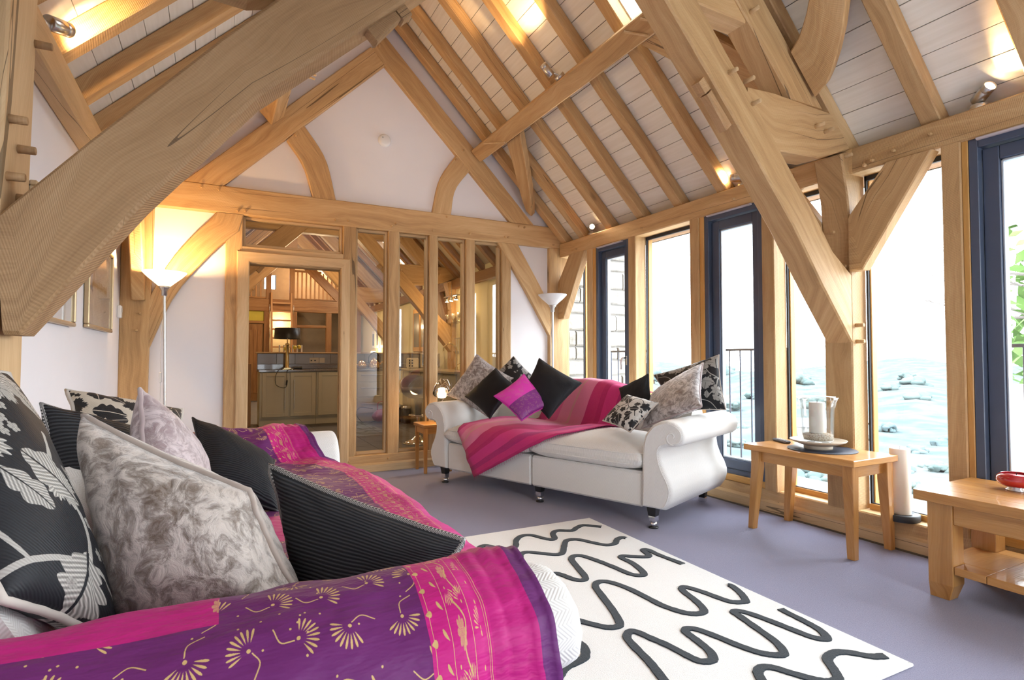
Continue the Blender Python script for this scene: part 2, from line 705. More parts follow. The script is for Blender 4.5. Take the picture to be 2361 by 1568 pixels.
ORD = ['first', 'second', 'third', 'fourth', 'fifth', 'sixth', 'seventh', 'eighth', 'ninth', 'tenth', 'eleventh']
RAF_Y = [5.415, 5.06, 4.58, 4.105, 3.62, 3.146, 2.67, 2.185, 1.685, 1.20, 0.72]
for side in (1, -1):
    for i, y in enumerate(RAF_Y):
        o = rafter_mesh(side)
        o.location = (0, y, 0)
        tag(o, f'oak rafter on the {"window-side" if side > 0 else "picture-wall"} roof slope, {ORD[i]} from the glazed gable', 'rafter', 'rafters of the window-side slope' if side > 0 else 'rafters of the picture-wall slope')
tag(MB().beam((1.41, YF, 4.36), (1.41, 5.47, 4.36), (0.06, 0, 0), (0, 0, 0.22)).obj('ridge_board', OAK_DARK), 'dark oak ridge board at the apex of the roof', 'beam')

# ---- wall plates
m = MB().beam((3.48, YF, 2.245), (3.48, 2.055, 2.245), (0.16, 0, 0), (0, 0, 0.158))
wp = tag(m.obj('wall_plate', OAK), 'oak wall plate above the tall glazed door beside the coffee table', 'beam')
m = MB().beam((3.48, 2.055, 2.245), (3.48, 5.405, 2.245), (0.16, 0, 0), (0, 0, 0.158))
wp2 = tag(m.obj('wall_plate', OAK), 'oak wall plate above the windows between big truss post and glazed gable corner', 'beam')
m = MB().beam((-0.60, YF, 2.245), (-0.60, 5.405, 2.245), (-0.09, 0, 0), (0, 0, 0.158))
tag(m.obj('wall_plate', OAK_PALE), 'pale oak wall plate along the top of the picture wall', 'beam')
def pegs(parent, pts, d, r=0.011, ln=0.022, mat=None, square=False):
    for p in pts:
        m = MB()
        p, dd = V(p), V(d).normalized()
        m.cyl(p - dd * 0.01, p + dd * ln, r, 8, r * 0.92, c=0.002)
        m.obj('peg', mat or OAK, parent, world=True)


pegs(wp, [(3.48, 1.93, 2.285), (3.48, 1.81, 2.305), (3.48, 1.62, 2.335), (3.48, 1.975, 2.27)], (-1, 0, 0))
pegs(wp2, [(3.48, 5.06, 2.29), (3.48, 5.14, 2.285), (3.48, 4.0, 2.30), (3.48, 2.46, 2.35), (3.48, 2.95, 2.31)], (-1, 0, 0))

# ---- gable frame (one framed screen: its timbers are parts)
gf = thing('gable_frame', 'oak gable frame with tie beam, rafters and glazed screen at the kitchen end', 'timber frame', (1.44, 5.42, 0))
Y0 = 5.42


def gpart(name, mb, mat=OAK):
    return mb.obj(name, mat, gf, world=True)


def xz(pts, y=Y0):
    return [(x, y, z) for x, z in pts]


gpart('tie_beam', MB().prism(xz([(-0.68, 2.352), (3.60, 2.352)]), xz([(-0.68, 2.592), (3.44, 2.592)]), (0, 0.17, 0), c=0.01))
# principal rafters, curved struts
gpart('principal_rafter', MB().prism(xz([(2.85, 2.59), (1.31, 4.13)]), xz([(3.15, 2.59), (1.425, 4.315)]), (0, 0.16, 0)))
gpart('principal_rafter', MB().prism(xz([(0.035, 2.59), (1.44, 3.995)]), xz([(-0.26, 2.59), (1.30, 4.15)]), (0, 0.155, 0)))


def arcstrut(A, B, bulge, w0, w1, n=9):
    """curved strut in the gable plane"""
    A, B = V((A[0], 0, A[1])), V((B[0], 0, B[1]))
    d = (B - A)
    nn = V((d.z, 0, -d.x)).normalized()
    lo, up = [], []
    for i in range(n):
        t = i / (n - 1)
        c = A.lerp(B, t) + nn * bulge * 4 * t * (1 - t)
        tg = (d + nn * bulge * 4 * (1 - 2 * t)).normalized()
        pn = V((tg.z, 0, -tg.x))
        w = w0 + (w1 - w0) * t
        lo.append(c - pn * w / 2)
        up.append(c + pn * w / 2)
    return lo, up


def curved(pts_lo, pts_up, n=9):
    return crom([(x, 0, z) for x, z in pts_lo], n), crom([(x, 0, z) for x, z in pts_up], n)


def at_y(pp, y):
    return [V((p.x, y, p.z)) for p in pp]


lo, up = curved([(0.545, 3.085), (0.69, 2.87), (0.775, 2.588)], [(0.69, 3.255), (0.885, 2.97), (0.985, 2.588)])
gpart('curved_strut', MB().prism(at_y(lo, Y0 + 0.006), at_y(up, Y0 + 0.006), (0, 0.12, 0)))
lo, up = curved([(2.225, 3.255), (2.03, 2.95), (1.945, 2.588)], [(2.37, 3.10), (2.20, 2.86), (2.15, 2.588)])
gpart('curved_strut', MB().prism(at_y(lo, Y0 + 0.006), at_y(up, Y0 + 0.006), (0, 0.12, 0)))
# posts
gpart('post', MB().prism(xz([(-0.69, 0), (-0.69, 0.9), (-0.69, 2.352)]), xz([(-0.49, 0), (-0.488, 0.9), (-0.466, 2.352)]), (0, 0.14, 0)))
gpart('post', MB().beam((3.352, Y0, 0), (3.352, Y0, 2.352), (0, 0.14, 0), (0.27, 0, 0)))
gpart('post', MB().beam((0.06, Y0 + 0.01, 0.0), (0.06, Y0 + 0.01, 2.352), (0, 0.13, 0), (0.135, 0, 0)))
gpart('post', MB().beam((1.055, Y0 + 0.008, 0.16), (1.055, Y0 + 0.008, 2.352), (0, 0.13, 0), (0.125, 0, 0)))
gpart('post', MB().beam((2.745, Y0 + 0.008, 0.16), (2.745, Y0 + 0.008, 2.352), (0, 0.13, 0), (0.115, 0, 0)))
for x0, x1 in ((1.492, 1.600), (1.915, 2.005), (2.322, 2.424)):
    gpart('mullion', MB().beam((x0, Y0 + 0.010, 0.16), (x0, Y0 + 0.010, 2.352), (0, 0.12, 0), (x1 - x0, 0, 0)))
gpart('sill', MB().beam((1.085, Y0 + 0.004, 0.0), (3.36, Y0 + 0.004, 0.0), (0, 0.15, 0), (0, 0, 0.163)))
# braces
lo, up = curved([(-0.486, 1.17), (-0.31, 1.62), (-0.02, 2.02), (0.243, 2.28)], [(-0.486, 1.60), (-0.36, 1.88), (-0.20, 2.12), (-0.005, 2.352)], 10)
lo[-1] = V((0.20, 0, 2.352)); up[-1] = V((-0.015, 0, 2.352))
gpart('brace', MB().prism(at_y(lo, Y0 + 0.002), at_y(up, Y0 + 0.002), (0, 0.11, 0)))
lo, up = curved([(2.695, 2.352), (3.05, 1.83), (3.36, 1.335)], [(2.945, 2.352), (3.18, 1.99), (3.36, 1.69)], 8)
gpart('brace', MB().prism(at_y(lo, Y0 + 0.002), at_y(up, Y0 + 0.002), (0, 0.11, 0)))
pegs(gf, [(-0.13, 5.42, 2.555), (0.0, 5.42, 2.55), (0.21, 5.42, 2.39), (0.15, 5.42, 2.385), (0.98, 5.42, 2.40), (1.10, 5.42, 2.405), (1.52, 5.42, 2.40), (1.56, 5.42, 2.43), (1.95, 5.42, 2.40), (2.36, 5.42, 2.41), (2.78, 5.42, 2.42), (2.82, 5.42, 2.42), (2.95, 5.42, 2.555), (3.02, 5.42, 2.55), (3.40, 5.42, 2.39), (2.10, 5.42, 2.56), (1.38, 5.42, 4.17), (2.28, 5.42, 3.29), (2.20, 5.42, 3.18), (0.62, 5.42, 3.14), (-0.57, 5.42, 1.32), (-0.55, 5.42, 1.46), (1.12, 5.42, 0.115), (1.50, 5.42, 0.115)], (0, -1, 0))
# door opening casing and transom
cas = MB()
Yc = 5.398
cas.prism([(0.25, Yc, 0), (0.25, Yc, 1.937)], [(0.148, Yc, 0), (0.148, Yc, 2.035)], (0, 0.05, 0), c=0.012)
cas.prism([(0.25, Yc, 1.937), (1.03, Yc, 1.937)], [(0.148, Yc, 2.035), (1.118, Yc, 2.035)], (0, 0.05, 0), c=0.012)
cas.prism([(1.03, Yc, 1.937), (1.03, Yc, 0)], [(1.118, Yc, 2.035), (1.118, Yc, 0)], (0, 0.05, 0), c=0.012)
dr = structure('door_4')
cas.obj('casing', OAK_PALE, dr)
lin = MB()
lin.box((0.19, 5.43, 0), (0.225, 5.57, 1.93), 0.004).box((1.045, 5.43, 0), (1.07, 5.57, 1.93), 0.004).box((0.19, 5.43, 1.93), (1.07, 5.57, 1.96), 0.004)
lin.box((0.225, 5.47, 0), (0.24, 5.52, 1.92)).box((1.032, 5.47, 0), (1.045, 5.52, 1.92))
lin.obj('liner', OAK_PALE, dr)
h = MB().box((0.226, 5.425, 1.56), (0.243, 5.465, 1.70), 0.003)
for z in (1.585, 1.61, 1.65, 1.675):
    h.cyl((0.2345, 5.420, z), (0.2345, 5.427, z), 0.006, 8)
h.obj('hinge', STEEL, dr)
gpart('rail', MB().beam((0.19, Y0 + 0.012, 2.03), (1.06, Y0 + 0.012, 2.03), (0, 0.12, 0), (0, 0, 0.055)), OAK_PALE)
# glazing: panes with beads
for k, (x0, x1, z0, z1) in enumerate([(0.195, 1.055, 2.085, 2.352), (1.18, 1.492, 0.163, 2.352), (1.60, 1.915, 0.163, 2.352), (2.005, 2.322, 0.163, 2.352), (2.424, 2.745, 0.163, 2.352)]):
    w = structure(f'window_{10 + k}')
    b = MB()
    for lo_, hi_ in (((x0, 5.475, z0), (x0 + 0.022, 5.54, z1)), ((x1 - 0.022, 5.475, z0), (x1, 5.54, z1)), ((x0 + 0.022, 5.475, z0), (x1 - 0.022, 5.54, z0 + 0.026)), ((x0 + 0.022, 5.475, z1 - 0.026), (x1 - 0.022, 5.54, z1))):
        b.box(lo_, hi_, 0.004)
    b.obj('bead', OAK_PALE, w)
    MB().box((x0 + 0.01, 5.505, z0 + 0.01), (x1 - 0.01, 5.511, z1 - 0.01)).obj('pane', GLASS_SCREEN, w)
# baseboards
bb = MB().prism([(1.085, 5.400, 0), (3.40, 5.400, 0)], [(1.085, 5.400, 0.072), (3.40, 5.400, 0.072)], (0, 0.03, 0), c=0.004)
bb.prism([(1.085, 5.400, 0.070), (3.40, 5.400, 0.070)], [(1.085, 5.422, 0.086), (3.40, 5.422, 0.086)], (0, 0.006, 0), c=0.001)
structure('baseboard_back', bb, OAK_PALE)
bb = MB().box((-0.48, 5.44, 0), (0.06, 5.47, 0.10), 0.006)
structure('baseboard_back', bb, PLASTER)
bb = MB().prism([(3.485, YF, 0), (3.485, 5.40, 0)], [(3.485, YF, 0.074), (3.485, 5.40, 0.074)], (0.03, 0, 0), c=0.004)
bb.prism([(3.486, YF, 0.072), (3.486, 5.40, 0.072)], [(3.506, YF, 0.088), (3.506, 5.40, 0.088)], (0.006, 0, 0), c=0.001)
structure('baseboard_right', bb, OAK_PALE)
structure('trim_1', MB().beam((3.505, YF, 0.0), (3.505, 5.42, 0.0), (0.19, 0, 0), (0, 0, 0.16)), OAK)

# ---- window wall: mullions, fixed panes, glazed doors
mull = structure('wall_right')
MULL = [(4.88, 4.785, 1), (4.205, 4.10, 0), (3.415, 3.315, 1), (2.72, 2.62, 0), (1.578, 1.487, 1), (0.92, 0.80, 0), (0.20, 0.08, 0), (-0.45, -0.57, 0), (-1.6, -1.75, 0), (-2.3, -2.42, 0)]
for a, b, nar in MULL:
    MB().beam((3.482, a, 0.155), (3.482, a, 2.25), (0, b - a, 0), (0.135, 0, 0), c=0.006).obj('mullion', OAK, mull)
for a, b in ((4.785, 4.735), (3.315, 3.268), (1.487, 1.458)):
    MB().beam((3.492, a, 0.155), (3.492, a, 2.25), (0, b - a, 0), (0.16, 0, 0), c=0.003).obj('liner', GOLD_OAK, mull)
MB().box((3.46, YF, -0.3), (3.72, 5.5, 0.004)).obj('footing', SEAM, mull)
MB().beam((3.63, YF, 2.25), (3.63, 5.42, 2.25), (0.25, 0, 0), (0, 0, 0.30)).obj('eaves_board', OAK_DARK, mull)
MB().box((3.55, YF - 0.1, 0.0), (3.74, YF, 2.45)).obj('end_post', OAK, mull)
FIX = [(5.13, 4.88), (4.10, 3.415), (2.62, 2.24), (2.06, 1.578), (0.80, 0.20), (0.08, -0.45), (-0.57, -1.05), (-1.75, -2.3)]
for k, (a, b) in enumerate(FIX):
    w = structure(f'window_{k + 1}')
    s = MB()
    for lo_, hi_ in (((3.612, b, 0.2), (3.63, b + 0.012, 2.245)), ((3.612, a - 0.012, 0.2), (3.63, a, 2.245)), ((3.612, b, 2.215), (3.63, a, 2.245)), ((3.612, b, 0.185), (3.63, a, 0.2))):
        s.box(lo_, hi_)
    s.obj('seal', SEAL, w)
    fr = MB()
    for lo_, hi_ in (((3.63, b, 0.15), (3.68, b + 0.02, 2.25)), ((3.63, a - 0.02, 0.15), (3.68, a, 2.25)), ((3.60, b, 0.155), (3.68, a, 0.195))):
        fr.box(lo_, hi_, 0.003)
    fr.obj('frame', GOLD_OAK, w)
    MB().box((3.633, b + 0.005, 0.19), (3.639, a - 0.005, 2.24)).obj('pane', GLASS, w)


def glazed_door(n, a, b, handle_far):
    """slate-blue framed glazed door between y=a (far jamb) and y=b (near jamb)"""
    d = structure(f'door_{n}')
    f = MB()
    z0, z1 = 0.205, 2.246
    for lo_, hi_ in (((3.497, b, z0), (3.60, b + 0.042, z1)), ((3.497, a - 0.042, z0), (3.60, a, z1)), ((3.497, b + 0.042, z1 - 0.05), (3.60, a - 0.042, z1)), ((3.52, b + 0.042, z0), (3.60, a - 0.042, z0 + 0.035))):
        f.box(lo_, hi_, 0.003)
    f.obj('frame', BLUE, d)
    lf = MB()
    y0, y1, w = b + 0.045, a - 0.045, 0.072
    for lo_, hi_ in (((3.535, y0, z0 + 0.037), (3.595, y0 + w, z1 - 0.055)), ((3.535, y1 - w, z0 + 0.037), (3.595, y1, z1 - 0.055)), ((3.535, y0 + w, z1 - 0.055 - w), (3.595, y1 - w, z1 - 0.055)), ((3.535, y0 + w, z0 + 0.037), (3.595, y1 - w, z0 + 0.04 + w))):
        lf.box(lo_, hi_, 0.004)
    lf.obj('leaf', BLUE, d)
    g = MB()
    zz0, zz1 = z0 + 0.04 + w, z1 - 0.055 - w
    for lo_, hi_ in (((3.548, y0 + w, zz0), (3.585, y0 + w + 0.012, zz1)), ((3.548, y1 - w - 0.012, zz0), (3.585, y1 - w, zz1)), ((3.548, y0 + w, zz1 - 0.012), (3.585, y1 - w, zz1)), ((3.548, y0 + w, zz0), (3.585, y1 - w, zz0 + 0.012))):
        g.box(lo_, hi_, 0.003)
    g.obj('glazing_bead', STEEL_BLUE, d)
    MB().box((3.566, y0 + w, zz0), (3.572, y1 - w, zz1)).obj('pane', GLASS, d)
    MB().box((3.496, b, 0.16), (3.62, a, 0.207), 0.004).obj('threshold', GOLD_OAK, d)
    m = MB()
    yc, L = (a + b) / 2 + 0.02, (a - b) * 0.38
    pts = [(3.489, yc - L, 2.238), (3.489, yc + L, 2.238)]
    m.tube(pts, 0.019, 10, ry=0.008)
    v = m.obj('trickle_vent', VENT, d)
    v.location = (0.0, 0, 0.0)
    yh = (y1 - w / 2) if handle_far else (y0 + w / 2)
    s = -1 if handle_far else 1
    m = MB().box((3.522, yh - 0.014, 1.02), (3.536, yh + 0.014, 1.12), 0.006)
    m.tube([(3.53, yh, 1.095), (3.49, yh, 1.095), (3.478, yh + s * 0.01, 1.092), (3.475, yh + s * 0.02, 1.06), (3.478, yh + s * 0.025, 0.985)], 0.0085, 8)
    m.obj('handle', CHROME, d)
    return d


STEEL_BLUE = plain('reflection_bead', (0.45, 0.50, 0.55), 0.3, 0.3)  # paler than the door paint, a bright reflection put into the colour
VENT = plain('vent_grey_pink', (0.50, 0.44, 0.45), 0.5)
glazed_door(1, 4.735, 4.207, False)
glazed_door(2, 3.268, 2.722, True)
glazed_door(3, 1.458, 0.922, False)

# ---- big roof truss: everything framed together near the middle of the room
rt = thing('roof_truss', 'big oak scissor truss with posts and huge raking braces spanning the room', 'roof truss', (1.44, 2.15, 0))
T0, T1 = 2.075, 2.255


def tpart(name, mb, mat=OAK):
    return mb.obj(name, mat, rt, world=True)


# posts with jowled heads
tpart('post', MB().prism([(3.48, T0, 0.155), (3.48, T0, 1.9), (3.46, T0, 2.1), (3.40, T0, 2.36)], [(3.64, T0, 0.155), (3.64, T0, 1.9), (3.64, T0, 2.1), (3.64, T0, 2.435)], (0, T1 - T0, 0)))
tpart('post', MB().prism([(-0.72, T0, 0.0), (-0.72, T0, 1.5), (-0.72, T0, 2.5)], [(-0.560, T0, 0.0), (-0.555, T0, 1.2), (-0.535, T0, 2.5)], (0, 0.27, 0)), OAK_PALE)
# raking scissor braces (lower edge, upper edge)
LOW = [(3.447, 1.19), (3.20, 1.525), (2.939, 1.863), (2.45, 2.40), (1.97, 2.90), (1.44, 3.42)]
UPP = [(3.447, 1.62), (3.30, 1.75), (3.187, 1.89), (2.69, 2.44), (2.171, 2.985), (1.44, 3.72)]
LOW = [(x + 0.035 if x > 3.4 else x, z) for x, z in LOW]
UPP = [(x + 0.035 if x > 3.4 else x, z) for x, z in UPP]
lo = [V((x, T0, z)) for x, z in LOW]
up = [V((x, T0, z)) for x, z in UPP]
tpart('raking_brace', MB().prism(lo, up, (0, 0.165, 0), c=0.01))
LOW2 = [(-0.535, 1.165), (-0.50, 1.165), (-0.209, 1.582), (0.121, 2.0), (0.411, 2.276), (0.64, 2.493), (1.44, 3.28)]
UPP2 = [(-0.56, 1.50), (-0.52, 1.55), (-0.35, 1.756), (0.0, 2.168), (0.30, 2.50), (0.55, 2.76), (1.44, 3.62)]
lo = [V((x, T0, z)) for x, z in LOW2]
up = [V((x, T0, z)) for x, z in UPP2]
tpart('raking_brace', MB().prism(lo, up, (0, 0.165, 0), c=0.012, jit=0.003), OAK_DIM)
# principal rafters
for sgn in (1, -1):
    fx = (lambda x: x) if sgn > 0 else (lambda x: 2.88 - x)
    tpart('principal_rafter', MB().prism([(fx(2.945), T0 + 0.005, 2.606), (fx(1.30), T0 + 0.005, 4.25)], [(fx(3.235), T0 + 0.005, 2.606), (fx(1.44), T0 + 0.005, 4.40)], (0, 0.15, 0)))
    # stub tie between brace and post head
    dz = 0.0 if sgn > 0 else 0.085
    tpart('stub_tie', MB().prism([(fx(2.58), T0 + 0.012, 2.36 + dz), (fx(2.80), T0 + 0.012, 2.283 + dz), (fx(3.19), T0 + 0.012, 2.303 + dz), (fx(3.50), T0 + 0.012, 2.405 + dz / 3), (fx(3.645), T0 + 0.012, 2.44)], [(fx(2.58), T0 + 0.012, 2.60), (fx(2.80), T0 + 0.012, 2.615), (fx(3.19), T0 + 0.012, 2.608), (fx(3.56), T0 + 0.012, 2.60), (fx(3.645), T0 + 0.012, 2.47)], (0, 0.15, 0)))
    # collar end
tpart('collar', MB().beam((0.30, T0 + 0.02, 2.965), (2.60, T0 + 0.02, 2.965), (0, 0.14, 0), (0, 0, 0.22)))
# wedged cleats on the braces' undersides
def cleat(P, d, nrm, L):
    P, d, nrm = V(P), V(d).normalized(), V(nrm).normalized()
    m = MB()
    m.prism([P, P + d * L * 0.24], [P + nrm * 0.055, P + d * L * 0.24 + nrm * 0.055], (0, 0.055, 0), c=0.003)
    m.prism([P + d * L * 0.27, P + d * L], [P + d * L * 0.27 + nrm * 0.045, P + d * L + nrm * 0.062], (0, 0.055, 0), c=0.006)
    tpart('wedged_cleat', m, OAK_DIM)


cleat((2.270, 2.11, 2.592), (0.71, 0, -0.71), (-0.71, 0, -0.71), 0.30)
cleat((0.63, 2.11, 2.50), (-0.70, 0, -0.71), (0.71, 0, -0.71), 0.20)
pegs(rt, [(2.42, T0, 2.63), (2.55, T0, 2.615), (2.60, T0, 2.50), (3.17, T0 + .01, 2.49), (3.26, T0 + .01, 2.475), (3.44, T0 + .01, 2.35), (2.60, T0 + .005, 3.02)], (0, -1, 0), 0.013, 0.055, OAK_PALE)
pegs(rt, [(3.48, 2.21, 1.66), (3.48, 2.105, 1.67), (3.48, 2.11, 1.56), (3.48, 2.18, 1.90)], (-1, 0, 0), 0.012, 0.02)
pegs(rt, [(3.52, T0, 1.30), (3.525, T0, 1.20)], (0, -1, 0), 0.013, 0.05)
pegs(rt, [(-0.548, 2.12, 1.80), (-0.548, 2.21, 1.74), (-0.55, 2.12, 1.63), (-0.55, 2.22, 1.59), (-0.54, 2.33, 2.13)], (1, 0, 0), 0.014, 0.045, OAK_DIM)

# ---- purlins and wind braces
PA, PB = V((2.362, 0, 3.288)), V((2.47, 0, 3.186))
hh = (PA - PB)
nrm_in = V((hh.z, 0, -hh.x)).normalized()
if nrm_in.x < 0:
    nrm_in = -nrm_in
m = MB().beam((PB.x, 2.16, PB.z), (PB.x, 5.395, PB.z), nrm_in * 0.15, hh, c=0.008)
pu = tag(m.obj('purlin', OAK), 'oak purlin carrying a small spotlight, trenched into the gable rafter', 'beam')
m = MB()
for a, b in (((2.36, 5.0, 3.25), (2.40, 4.72, 3.235)), ((2.345, 2.68, 3.27), (2.405, 2.98, 3.21)), ((2.40, 2.98, 3.215), (2.42, 3.1, 3.19))):
    pass
for y0, y1 in ((5.08, 4.78), (2.72, 2.58), (2.88, 2.74)):
    q = MB().cyl(V((2.375, y0, 3.272)) - nrm_in * 0.012, V((2.455, y1, 3.196)) - nrm_in * 0.012, 0.008, 8)
    q.obj('peg', OAK_PALE, pu)
m = MB().beam((2.88 - PB.x, 2.16, PB.z), (2.88 - PB.x, 5.395, PB.z), V((-nrm_in.x, 0, nrm_in.z)) * 0.15, V((-hh.x, 0, hh.z)), c=0.008)
pu2 = tag(m.obj('purlin', OAK), 'oak purlin half hidden behind the huge raking brace', 'beam')
for y in (4.30, 4.36):
    MB().cyl((0.47, y, 3.21), (0.62, y - .05, 3.17), 0.008, 8).obj('peg', OAK_PALE, pu2)
def roof_brace(name, label, lo_, up_, c=2.30, th=0.07, sgn=1):
    """wind brace lying in the roof slope: points given as (x, y) on the plane z = c + 3.48 - x"""
    A = crom([(x, y, c + 3.48 - x) for x, y in lo_], 8)
    B = crom([(x, y, c + 3.48 - x) for x, y in up_], 8)
    tv = NR * th
    if sgn < 0:
        A = [V((2.88 - p.x, p.y, p.z)) for p in A]
        B = [V((2.88 - p.x, p.y, p.z)) for p in B]
        tv = V((-tv.x, 0, tv.z))
    return tag(MB().prism(A, B, tv).obj(name, OAK), label, 'brace')


roof_brace('wind_brace', 'curved oak wind brace passing behind the raking brace up to the spotlit purlin', [(2.54, 2.92), (2.60, 2.86), (2.83, 2.62), (3.10, 2.25)], [(2.54, 2.62), (2.58, 2.56), (2.72, 2.40), (2.90, 2.25)])
roof_brace('wind_brace', 'broad oak wind brace curving up from the principal rafter above the coffee table', [(3.13, 2.06), (3.08, 1.94), (2.90, 1.74), (2.54, 1.46)], [(2.91, 2.06), (2.86, 1.96), (2.74, 1.82), (2.54, 1.68)])
roof_brace('wind_brace', 'short oak wind brace with rounded foot beside the gable rafter', [(2.54, 4.64), (2.72, 4.86), (2.98, 5.20), (3.10, 5.40)], [(2.54, 4.92), (2.70, 5.08), (2.90, 5.30), (3.04, 5.42)])
roof_brace('wind_brace', 'oak wind brace glowing warm above the tall floor lamp', [(2.54, 4.70), (2.80, 4.92), (3.00, 5.15), (3.14, 5.40)], [(2.54, 4.95), (2.72, 5.10), (2.88, 5.25), (3.0, 5.42)], sgn=-1)
# knee braces from posts to wall plates
def knee(label, lo_, up_, x=3.462, th=0.085):
    return tag(MB().prism([(x, y, z) for y, z in lo_], [(x, y, z) for y, z in up_], (th, 0, 0)).obj('knee_brace', OAK), label, 'brace')


knee('broad oak knee brace from truss post to plate beside the coffee table door', [(2.075, 1.635), (1.995, 1.635), (1.61, 2.246)], [(2.075, 1.97), (2.07, 1.985), (1.855, 2.246)])
knee('oak knee brace mostly hidden behind the raking brace on the window side', [(2.255, 1.635), (2.32, 1.635), (2.61, 2.246)], [(2.255, 1.97), (2.26, 1.985), (2.44, 2.246)])
knee('oak knee brace in the gable corner behind the unlit floor lamp', [(5.415, 1.54), (5.31, 1.54), (4.90, 2.246)], [(5.415, 1.95), (5.40, 1.98), (5.19, 2.246)])
m = MB().prism([(-0.60, 5.415, 1.56), (-0.60, 5.34, 1.56), (-0.60, 4.95, 2.246)], [(-0.60, 5.415, 1.95), (-0.60, 5.40, 1.98), (-0.60, 5.22, 2.246)], (0.085, 0, 0))
tag(m.obj('knee_brace', OAK), 'oak knee brace glowing behind the lit uplighter floor lamp', 'brace')

# ================================================================= textiles: painted patterns computed here
def new_image(name, arr):
    h, w = arr.shape[:2]
    im = bpy.data.images.new(name, w, h)
    px = np.ones((h, w, 4), dtype=np.float32)
    px[..., :arr.shape[2]] = arr
    im.pixels.foreach_set(px.ravel())
    im.pack()
    return im


class Paint:
    """mask painter on the unit square, wraps round its edges"""

    def __init__(self, n, wrap=True):
        self.n = n
        g = (np.arange(n) + 0.5) / n
        self.x, self.y = np.meshgrid(g, g)
        self.a = np.zeros((n, n), np.float32)
        self.wrap = wrap

    def _stamp(self, cx, cy, R, fn):
        for ox in ((-1, 0, 1) if self.wrap else (0,)):
            for oy in ((-1, 0, 1) if self.wrap else (0,)):
                px, py = cx + ox, cy + oy
                i0, i1 = max(0, int((px - R) * self.n)), min(self.n, int((px + R) * self.n) + 2)
                j0, j1 = max(0, int((py - R) * self.n)), min(self.n, int((py + R) * self.n) + 2)
                if i0 >= i1 or j0 >= j1:
                    continue
                X, Y = self.x[j0:j1, i0:i1] - px, self.y[j0:j1, i0:i1] - py
                m, sh = fn(X, Y)
                sub = self.a[j0:j1, i0:i1]
                np.copyto(sub, np.where(m, sh, sub))

    def flower(self, cx, cy, r, k=5, rot=0.0, ruff=0.08):
        def fn(X, Y):
            d, t = np.hypot(X, Y), np.arctan2(Y, X) + rot
            R = r * (0.66 + 0.30 * np.abs(np.cos(k * t / 2)) + ruff * np.sin(k * 5 * t))
            sh = 0.82 + 0.18 * np.cos(k * 8 * t) - 0.35 * (np.abs(np.cos(k * t / 2)) < 0.10)
            sh = np.where(d < r * 0.22, 0.55 + 0.4 * (np.sin(d / r * 60) > 0), sh)
            return d < R, np.clip(sh, 0.25, 1)
        self._stamp(cx, cy, r * 1.1, fn)

    def leaf(self, cx, cy, L, W, rot, lobes=4):
        def fn(X, Y):
            t = (X * cos(rot) + Y * sin(rot)) / L
            s = (-X * sin(rot) + Y * cos(rot)) / W
            tt = np.clip(t, 0, 1)
            w = np.sin(pi * tt ** 0.75) * (0.68 + 0.32 * np.abs(np.cos(lobes * pi * tt)))
            sh = 0.80 + 0.18 * np.cos((t * 3 + np.abs(s)) * 26)
            sh = np.where(np.abs(s) < 0.05, 0.45, sh)
            return (t > 0) & (t < 1) & (np.abs(s) < w), np.clip(sh, 0.3, 1)
        self._stamp(cx, cy, max(L, W) * 1.05, fn)

    def line(self, pts, w, val=0.85):
        P = crom([(x, y, 0) for x, y in pts], 170)
        for p in P:
            self._stamp(p.x, p.y, w * 1.2, lambda X, Y: (np.hypot(X, Y) < w, np.full(X.shape, val)))

    def drop(self, cx, cy, L, W, rot):
        def fn(X, Y):
            t = (X * cos(rot) + Y * sin(rot)) / L
            s = (-X * sin(rot) + Y * cos(rot)) / W
            return (t > 0) & (t < 1) & (np.abs(s) < np.sqrt(np.clip(t, 0, 1)) * np.sqrt(np.clip(1 - t, 0, 1)) * 2 * (0.25 + 0.75 * t)), np.ones(X.shape)
        self._stamp(cx, cy, L * 1.05, fn)

    def fan(self, cx, cy, r, rot, k=9):
        for i in range(k):
            a = rot + (i - (k - 1) / 2) * 0.30
            self.drop(cx + 0.35 * r * cos(a), cy + 0.35 * r * sin(a), r * 0.66, r * 0.085, a)
        self._stamp(cx, cy, r * 0.2, lambda X, Y: (np.hypot(X, Y) < r * 0.10, np.ones(X.shape)))


fl = Paint(900)
fl.line([(0.02, 0.30), (0.20, 0.42), (0.42, 0.47), (0.62, 0.44), (0.80, 0.52), (1.02, 0.50)], 0.011)
fl.line([(0.42, 0.47), (0.46, 0.62), (0.40, 0.78), (0.46, 0.95)], 0.009)
fl.line([(0.62, 0.44), (0.66, 0.26), (0.60, 0.08)], 0.009)
fl.line([(0.20, 0.42), (0.12, 0.60), (0.16, 0.80)], 0.008)
for a in ((0.50, 0.30, 0.30, 0.125, -2.2, 5), (0.72, 0.62, 0.26, 0.10, 0.9, 4), (0.22, 0.18, 0.22, 0.09, 0.5, 4), (0.86, 0.24, 0.26, 0.10, 2.0, 5), (0.33, 0.62, 0.18, 0.06, 2.4, 3), (0.55, 0.86, 0.20, 0.07, 0.2, 3), (0.10, 0.50, 0.16, 0.055, -2.6, 3), (0.92, 0.80, 0.18, 0.065, -1.9, 3), (0.66, 0.20, 0.15, 0.05, -0.4, 3)):
    fl.leaf(*a)
for a in ((0.16, 0.84, 0.115, 5, 0.3), (0.40, 0.74, 0.085, 5, 1.0), (0.84, 0.55, 0.105, 6, 0.2), (0.60, 0.08, 0.10, 5, 0.8), (0.06, 0.28, 0.085, 5, 0.0), (0.78, 0.93, 0.075, 5, 0.5)):
    fl.flower(*a)
